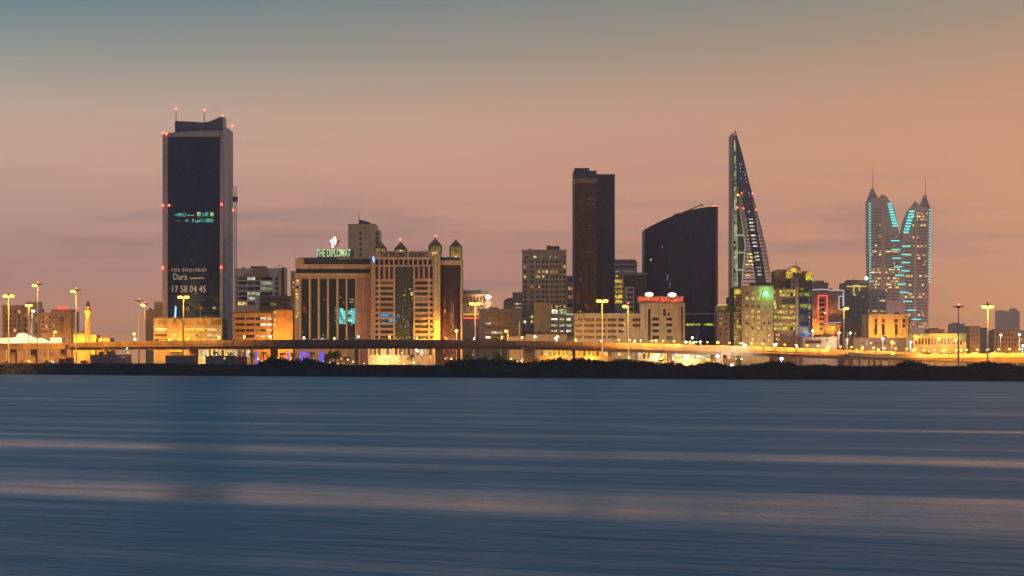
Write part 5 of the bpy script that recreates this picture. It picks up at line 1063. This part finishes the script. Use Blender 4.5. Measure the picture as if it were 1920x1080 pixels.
SL = [(60,583,1210,'white lamp on the short mast at the left edge',1,3000,4),(101,622,1200,'orange lamp beside the white marquee',0,5000,3),(252,626,1150,'orange lamp left of the dark unlit mast',0,5000,0),(856,620,1010,'orange lamp at the foot of the round glass bay',0,6000,0),(952,621,990,'starry orange lamp left of the apartment tower',0,9000,-3),
 (1003,631,1130,'left of two white floodlights on the orange workshop',1,6000,0),(1045,631,1130,'right of two white floodlights on the orange workshop',1,6000,0),(1286,641,1120,'left lamp of the four white lamps below the curved office',1,1500,0),(1298,633,1125,'highest of the four white lamps below the curved office',1,2500,0),(1300,642,1118,'middle low lamp of the four white lamps below the curved office',1,1500,0),(1313,641,1122,'right lamp of the four white lamps below the curved office',1,1500,0),
 (1397,647,1080,'white lamp on the viaduct before the bank',1,1500,0),(1455,645,1080,'bright lamp on the viaduct right of the bank',1,2000,0),(1465,672,860,'white lamp under the viaduct below the lit glass office',1,2500,0),(1524,620,1300,'white lamp at the foot of the domed tower',1,4000,0),(1561,615,1400,'warm lamp on the neon hotel porch',0,3000,0),(1573,624,1230,'large white lamp below the neon hotel',1,5000,0),(1594,624,1235,'small white lamp right of the large one below the neon hotel',1,2500,0),
 (1655,634,1190,'white lamp before the orange arched block',1,4000,0),(1672,641,1150,'warm lamp low before the arched block',0,3000,0),(1707,641,1150,'warm lamp at the right foot of the arched block',1,4000,0),(1673,664,860,'low yellow lamp on the ramp below the arched block',0,4000,0),(1791,638,1120,'yellow lamp before the golden shed',0,4500,0),(1876,628,1200,'white lamp above the long block at right',1,4500,0),(1911,627,1100,'twin of the bright lamps at the right edge, upper one',1,7000,0),(1917,648,1000,'lower bright lamp at the right edge',1,6000,0),
 (1110,671,860,'orange lamp standing low under the viaduct near the glazed arcade',0,2500,0),(1372,684,800,'bright white lamp low on the shore by the showroom',1,4000,0),(1240,672,900,'yellow lamp under the viaduct by the showroom',0,5000,0),(1345,667,905,'brightest lamp under the viaduct at the showroom',1,7000,0),(1310,668,905,'left lamp of the pair under the viaduct at the showroom',1,5000,0),(786,656,1130,'white lamp under the viaduct below the residence hotel',1,4000,-5)]
for px, py, Y, lb, wh, pw, arm in SL: street_lamp(px, py, Y, lb, bool(wh), pw*1.0, arm, .72 if wh else .7)
# lamps added along the viaduct; their lights hang out front to gild the parapet
for k, px in enumerate(np.linspace(1160, 1700, 27)):
    y = Yb(px)+12.2; tp = float(np.interp(px,[p[0] for p in prof],[p[1] for p in prof])); zd = Z(tp,Yb(px))-1.15
    r = thing('added_deck_lamp', 'short added lamp on the golden viaduct deck '+near(px), 'lamp', (X(px,y),y,zd), 'short added lamps along the viaduct deck')
    MB().bar((X(px,y),y,zd),(X(px,y),y,zd+2.6),.1,5).build('pole','pole_steel',r); MB().box(X(px,y)-.35,X(px,y)+.35,y-.9,y+.1,zd+2.5,zd+2.75).build('head','lamp_sodium',r)
    point(r, (X(px,y),y-15.5,zd+2.4), 1900, (1,.44,.05), .3)
for k, px in enumerate(np.linspace(1712, 1912, 11)):  # lamps added to give the descending road its golden strip
    y = Yb(px)-30+9.2; tp = float(np.interp(px,[p[0] for p in prof3],[p[1] for p in prof3])); zd = Z(tp,Yb(px))-.9
    r = thing('added_deck_lamp', 'short added lamp on the descending road '+near(px), 'lamp', (X(px,y),y,zd), 'short added lamps along the descending road')
    MB().bar((X(px,y),y,zd),(X(px,y),y,zd+2.6),.1,5).build('pole','pole_steel',r); MB().box(X(px,y)-.35,X(px,y)+.35,y-.9,y+.1,zd+2.5,zd+2.75).build('head','lamp_sodium',r)
    point(r, (X(px,y),y-11.5,zd+2.2), 650, (1,.44,.05), .3)
rb = random.Random(4)
for k in range(34):
    px = 150+52*k+rb.uniform(-12,12); Y = 1150 if px < 1250 else 1090; tp = float(np.interp(px,[p[0] for p in prof],[p[1] for p in prof]))
    street_lamp(px, tp-rb.uniform(2,7), Y, 'small boulevard lamp peeping over the viaduct parapet '+near(px), rb.random() < .25, 1000 if px < 1900 else 0, rb.choice((-2,2)), rb.uniform(.32,.55))
# bollard lights and blue columns under the viaduct
random.seed(21)
for k, px in enumerate((484,490,521,552,556,605,612,618,634,640,652,662,683,699,722,731,742,749,757,770,776,806,835,846,908,932,938,946,970,976,1030,1062,1094,1180,1262,1282)):
    Y = random.uniform(1060,1110) if px < 1000 else random.uniform(880,940)
    r = root_at('bollard_light', 'tiny garden light at ground level under the viaduct '+near(px), 'lamp', px, px, Y, 'garden lights under the viaduct'); x = X(px,Y); h = random.uniform(.8,5.0)
    MB().bar((x,Y,GZ),(x,Y,GZ+h),.09,5).build('post','dark_panel',r); MB().lathe(x,Y,[(.06,GZ+h),(.3*(.6+.4*(k%3)),GZ+h+.15),(.3*(.6+.4*(k%3)),GZ+h+.45),(.06,GZ+h+.6)],8).build('globe',('lamp_white','lamp_garden','lamp_garden','lamp_sodium','lamp_garden')[k%5],r)
    if k % 4 == 0: point(r, (x,Y-1.5,GZ+h+.8), 900, WARM, .3)
rb = random.Random(12)
for k in range(64):
    px = rb.uniform(140, 1900); Y = rb.uniform(1120,1150) if px < 1200 else rb.uniform(960,1060)
    r = root_at('bollard_light', 'tiny warm light on a thin post '+near(px), 'lamp', px, px, Y, 'small lights behind the viaduct'); x = X(px,Y); h = rb.uniform(1.5,15) if px < 1200 else rb.uniform(1.5,9); q = rb.uniform(.14,.3)
    MB().bar((x,Y,GZ),(x,Y,GZ+h),.07,5).build('post','dark_panel',r); MB().lathe(x,Y,[(.05,GZ+h),(q,GZ+h+.15),(q,GZ+h+.4),(.05,GZ+h+.55)],8).build('globe',rb.choice(('lamp_garden','lamp_sodium','lamp_sodium','lamp_white')),r)
for k, (px, w_) in enumerate(((481,3),(540,2.6),(566,4),(572,1.5),(577,3),(601,4),(606,2.4))):
    Y = 1150; r = root_at('blue_light_column', ('narrow','slim','wide','thinnest','medium','broad','right end')[k]+' blue glowing light column among the palms under the viaduct', 'lamp', px, px, Y, 'blue light columns under the viaduct'); q = w_/2*Y/F; x = X(px,Y)
    MB().box(x-q,x+q,Y,Y+.6,GZ+.4,Z(659,Y)).build('tube','neon_blue',r); MB().box(x-q-.15,x+q+.15,Y-.1,Y+.7,GZ,GZ+.42).build('base','dark_panel',r); MB().box(x-q-.1,x+q+.1,Y-.1,Y+.7,Z(659,Y)+.01,Z(659,Y)+.3).build('cap','dark_panel',r)
# -------- containers and cabins on the bank
def container(px0, px1, pyt, Y, label, m_, name='site_container', lit_px=()):
    r = root_at(name, label, 'container', px0, px1, Y, z=GZ); x0, x1, zt = X(px0,Y), X(px1,Y), Z(pyt,Y); h0 = GZ+.25
    MB().box(x0,x1,Y,Y+2.6,h0,zt).build('body',m_,r); mb = MB(); n = int((x1-x0)/.6)
    for k in range(n): a = x0+(x1-x0)*(k+.2)/n; mb.box(a,a+.28,Y-.08,Y-.001,h0+.15,zt-.2)
    mb.build('corrugation',m_,r); MB().box(x0-.05,x1+.05,Y-.1,Y+2.7,zt,zt+.12).build('roof','dark_panel',r)
    for s_ in (.15,.85): MB().box(x0+(x1-x0)*s_-.5,x0+(x1-x0)*s_+.5,Y+.2,Y+2.4,GZ-.1,h0).build('skid','dark_panel',r)
    k = 0
    while x0+3+k*7 < x1-2: q = x0+3+k*7; MB().box(q,q+.9,Y-.16,Y-.1,h0+.1,h0+2.1).build('door','dark_panel',r); k += 1
    for p in lit_px: pane(r, (X(p,Y),Y-.14,zt-1.2), .9, .7, 'lit_warm', name='window')
container(170, 246, 665.5, 1032, 'long grey site container on the bank left of the glass tower', 'container_grey', lit_px=(228,232))
container(310, 368, 667, 1018, 'grey site container on the bank below the glass tower podium', 'container_grey')
container(385, 442, 667.5, 1010, 'long grey site container right of the first viaduct pier', 'container_grey', lit_px=(421,))
container(442.5, 462, 669, 1006, 'small dark red cabin joined to the container row', 'crate_red', 'site_cabin')
container(110, 122, 673, 1034, 'left of two small red skips on the left bank', 'crate_red', 'skip'); container(124, 137, 671, 1036, 'right of two small red skips on the left bank', 'crate_red', 'skip')
# -------- cars on the coast road and the ramp
def car_mesh():
    body = MB().prism([(-2.2,.35),(2.2,.35),(2.25,.8),(1.9,.95),(1.2,1.0),(.6,1.45),(-.9,1.48),(-1.6,1.05),(-2.15,.95),(-2.25,.7)], -.88, .88)
    win = MB().prism([(1.05,1.0),(.56,1.40),(-.85,1.42),(-1.4,1.05)], -.9, -.885)
    return body, win
CARP = car_mesh(); CM = {}
def car(x, y, z, ang, paint, label):
    r = thing('car', label, 'car', (x,y,z), 'cars on the shore roads'); r.rotation_euler = (0,0,ang)
    def add(nm, key, mk, loc=(0,0,0)):
        if key not in CM: CM[key] = mk()
        o = bpy.data.objects.new(nm, CM[key]); COL.objects.link(o); o.parent = r; o.location = loc; return o
    add('body', 'b'+paint, lambda: CARP[0].mesh('car_body', paint)); add('window', 'w', lambda: CARP[1].mesh('car_window', 'glass_black'))
    for wx in (-1.35, 1.35):
        for wy in (-.8, .8): add('wheel', 'wh', lambda: MB().bar((0,-.12,0),(0,.12,0),.34,10).mesh('car_wheel','tyre'), (wx,wy,.34))
    for wy in (-.6,.6):
        add('headlight','hl', lambda: MB().box(-.06,.06,-.2,.2,-.12,.12).mesh('car_headlight','headlight'), (2.25,wy,.72)); add('taillight','tl', lambda: MB().box(-.05,.05,-.2,.2,-.1,.1).mesh('car_taillight','taillight'), (-2.24,wy,.8))
for k, px in enumerate((4,22,38,58,86,96,109,118,150,166)):
    x_, y_ = road_pt(px); o_ = (2.2,-2.2)[k%2]; car(x_+.663*o_, y_+.749*o_, ROADZ+.01, (0,math.pi)[k%2]+R(-41), ('white_paint','dark_panel','red_paint','pale_panel')[k%4], ('white','black','red','silver')[k%4]+' car on the orange lit road, number %s from the left edge' % ('one','two','three','four','five','six','seven','eight','nine','ten')[k])
for k, px in enumerate((1722,1740,1752,1765,1785,1806,1828,1845,1862,1878,1892,1906)):
    y = Yb(px)-24; a = float(np.interp(px,[p[0] for p in prof3],[p[1] for p in prof3])); car(X(px,y), y, Z(a,Yb(px))-.88, (math.pi,0)[k%2]+R(-22)*.9, ('white_paint','dark_panel','pale_panel')[k%3], ('white','black','silver')[k%3]+' car on the descending road '+near(px))
# -------- road signs on the left
for px, py, m_ in ((25,665,'sign_back_red'),(84,665,'sign_back_red'),(98,665,'sign_back_red')):
    Y = 1064; r = root_at('road_sign', {25:'leftmost red',84:'middle red',98:'rightmost red'}[px]+' lit sign panel beside the orange road at the left', 'sign', px, px, Y, 'red sign panels on the left'); x = X(px,Y)
    MB().bar((x,Y,GZ),(x,Y,Z(py,Y)),.12,5).build('post','pole_steel',r); bbox(r, px-3.2, px+3.2, py-4, py+3, Y-.3, .2, m_, 'panel')
r = root_at('traffic_signal', 'green traffic signal under the viaduct left of the tower', 'signal', 238, 238, 1030); mast(r, 238, 653, 688, 1030, .14, 'pole_steel', 'pole'); beacon(r, 238, 653.5, 1029.4, .5, 'signal_green'); bbox(r, 236.8, 239.2, 650.5, 657, 1029.8, .4, 'dark_panel', 'housing')
r = root_at('service_cabinet', 'small bright white cabinet among the bushes at right', 'cabinet', 1774, 1774, 705); bbox(r, 1771.5, 1777, 695, 704, 705, 1, 'white_paint', 'body'); bbox(r, 1772.5, 1776, 696, 702, 704.8, .15, 'lit_white', 'light_panel')
r = root_at('dark_kiosk', 'dark kiosk standing before the golden arcade under the viaduct', 'kiosk', 1076, 1076, 860); bbox(r, 1073.5, 1078.8, 654, 690, 860, 1.4, 'dark_panel', 'body'); bbox(r, 1073, 1079.3, 652.8, 654, 859.7, 2, 'pole_steel', 'roof')
# -------- palms and trees
random.seed(5)
def palm(px, pyt, Y, label):
    r = root_at('palm_tree', label, 'tree', px, px, Y, 'palms under the viaduct'); x, zt = X(px,Y), Z(pyt,Y)
    MB().bar((x,Y,GZ-.1),(x+.3,Y,zt-1.5),.3,7,.2).build('trunk','bark',r); mb = MB()
    for k in range(18):
        a = k*2.4; el = random.uniform(-.3,1.0); ln = random.uniform(2.2,3.2); pts = []
        for s_ in range(6):
            t = s_/5; pts.append(np.array((x+.3+ln*t*math.cos(a)*math.cos(el*.6), Y+ln*t*math.sin(a)*math.cos(el*.6), zt-1.5+ln*(math.sin(el)*t-.75*t*t))))
        side = np.array((-math.sin(a),math.cos(a),0))
        for p, q in zip(pts[:-1],pts[1:]):
            for s_ in (-1,1): m_ = (p+q)/2; tip = m_+side*s_*.55+np.array((0,0,-.28)); mb.tri(tuple(p),tuple(q),tuple(tip))
    mb.build('crown','leaf_palm',r)
for k, (px, py) in enumerate(((404,656),(432,657),(470,658),(494,656),(530,657),(548,658),(584,656),(628,662),(648,665),(1240,668),(770,661))): palm(px, py, 1105 if px < 1000 else 890, 'dark palm standing under the viaduct '+near(px))
def leaf_clump(n, rx, rz, seed, sz=.55):
    rnd = random.Random(seed); mb = MB(); lobes = [(rnd.uniform(-.6,.6)*rx, rnd.uniform(-.5,.5)*rx, rz*rnd.uniform(.25,.75), rnd.uniform(.35,.6)) for _ in range(7)]
    for k in range(n):
        lx, ly, lz, lr = rnd.choice(lobes); v = np.array([rnd.gauss(0,1) for _ in range(3)]); v /= np.linalg.norm(v)+1e-6; rr = rnd.random()**.4
        c = np.array((lx+v[0]*lr*rx*rr, ly+v[1]*lr*rx*rr, max(.05, lz+v[2]*lr*rz*.8*rr))); u = np.array([rnd.gauss(0,1) for _ in range(3)]); u /= np.linalg.norm(u); w_ = np.cross(u, v); w_ /= np.linalg.norm(w_)+1e-6; s_ = sz*rnd.uniform(.5,1.2)
        mb.quad(tuple(c-u*s_), tuple(c-w_*s_*.4), tuple(c+u*s_), tuple(c+w_*s_*.4))
    return mb
SHR = [leaf_clump(420, 2.6, 2.6, 10+k, .42).mesh('shrub_crown','leaf_dark') for k in range(5)]; STM = MB().bar((0,0,-.3),(0,0,1.2),.12,5,.05).mesh('shrub_stem','bark')
def shrub(x, y, z, s_, sz_=1., label='dark shrub in the scrub line along the top of the sea bank', name='shrub', grp='shrubs along the sea bank'):
    r = thing(name, label, 'shrub', (x,y,z), grp); r.scale = (s_, s_, s_*sz_); r.rotation_euler = (0,0,random.random()*6)
    for nm, me in (('crown', random.choice(SHR)), ('stem', STM)):
        o = bpy.data.objects.new(nm, me); COL.objects.link(o); o.parent = r
def shoreY(px): return 22400/(22+13*px/1920)
tops = [(478,682),(495,676),(520,670),(540,669),(560,669),(580,672),(600,678),(640,682),(835,682),(850,676),(880,675),(930,674),(955,675),(985,681),(1005,678),(1040,673),(1055,675),(1075,678),(1095,672),(1110,673),(1130,678),(1180,675),(1200,678),(1225,679),(1240,683),(1255,680),(1268,679),(1285,686),(1310,682),(1345,679),(1368,686),(1420,683),(1445,679),(1475,680),(1500,686),(1545,683),(1565,686),(1610,688),(1650,687),(1680,684),(1705,676),(1725,681),(1745,688),(1760,690),(1790,693),(1815,683),(1840,679),(1870,682),(1895,682),(1912,688),(1930,690)]
xs_ = [t[0] for t in tops]; px = 486.
while px < 1935:
    skip = 640 < px < 838
    if not skip:
        tp = float(np.interp(px, xs_, [t[1] for t in tops])); Y = shoreY(px)+random.uniform(12,20); z = GZ-.2; h = max(.8, Z(tp,Y)-z); shrub(X(px,Y), Y, z, max(.5,min(1.6,h/2.3))*random.uniform(.85,1.12), 1.0, 'dark shrub on top of the sea bank '+near(px))
    px += random.uniform(4,9)*(1.6 if px < 1000 else 1.15)
for k in range(60):                                          # lower growth on the slope at the right
    px = random.uniform(850, 1930); Y = shoreY(px)+random.uniform(7,10); shrub(X(px,Y), Y, 3.4-random.random()*.8, random.uniform(.3,.6), .8, 'low dark shrub on the sea bank slope '+near(px), 'low_shrub', 'low shrubs on the bank slope')
for px, py, Y, s_ in ((628,656,1098,2.6),(615,660,1096,2.2),(880,664,1040,2.3),(512,667,1090,1.7),(935,662,1050,2.0),(206,655,1130,2.4),(192,660,1120,1.8)):
    r = root_at('round_tree', 'dark round tree under the viaduct '+near(px), 'tree', px, px, Y, 'round trees under the viaduct'); z1 = Z(py,Y); h = z1-GZ
    MB().bar((X(px,Y),Y,GZ-.1),(X(px,Y),Y,GZ+h*.5),.3,6,.15).build('trunk','bark',r); mb = leaf_clump(700, s_*1.5, h*.75, int(px), .6); mb.v = [(x+X(px,Y),y+Y,z+GZ+h*.28) for x,y,z in mb.v]; mb.build('crown','leaf_dark',r)
# hedge on the villa roof
Y = 1238; mb = MB(); rnd = random.Random(3)
for k in range(900): x = X(1527+32*rnd.random(),Y); y = Y+1+rnd.random()*2; z = Z(632,Y)+rnd.random()*1.6; s_ = .35; a = rnd.random()*6; mb.quad((x-s_*math.cos(a),y-s_*math.sin(a),z),(x,y,z-s_*.5),(x+s_*math.cos(a),y+s_*math.sin(a),z+.1),(x,y,z+s_*.5))
tag(mb.build('roof_hedge','leaf_palm',org=(X(1543,Y),Y,Z(632,Y))), 'green lit hedge growing along the low villa roof', 'hedge')
# ================================================================== haze
hm = bpy.data.materials.new('haze'); hm.use_nodes = True; t = hm.node_tree; t.nodes.clear(); ov = N('ShaderNodeOutputMaterial', t); pv = N('ShaderNodeVolumePrincipled', t)
pv.inputs['Color'].default_value = (.99,.88,.78,1); pv.inputs['Density'].default_value = .00013; pv.inputs['Anisotropy'].default_value = .84; t.links.new(pv.outputs[0], ov.inputs['Volume']); MATS['haze'] = hm
hz = MB().box(-4450,4450,-550,5250,-1.5,425).build('haze','haze'); tag(hz, 'pale evening haze hanging over bay and city', 'haze', kind='stuff')
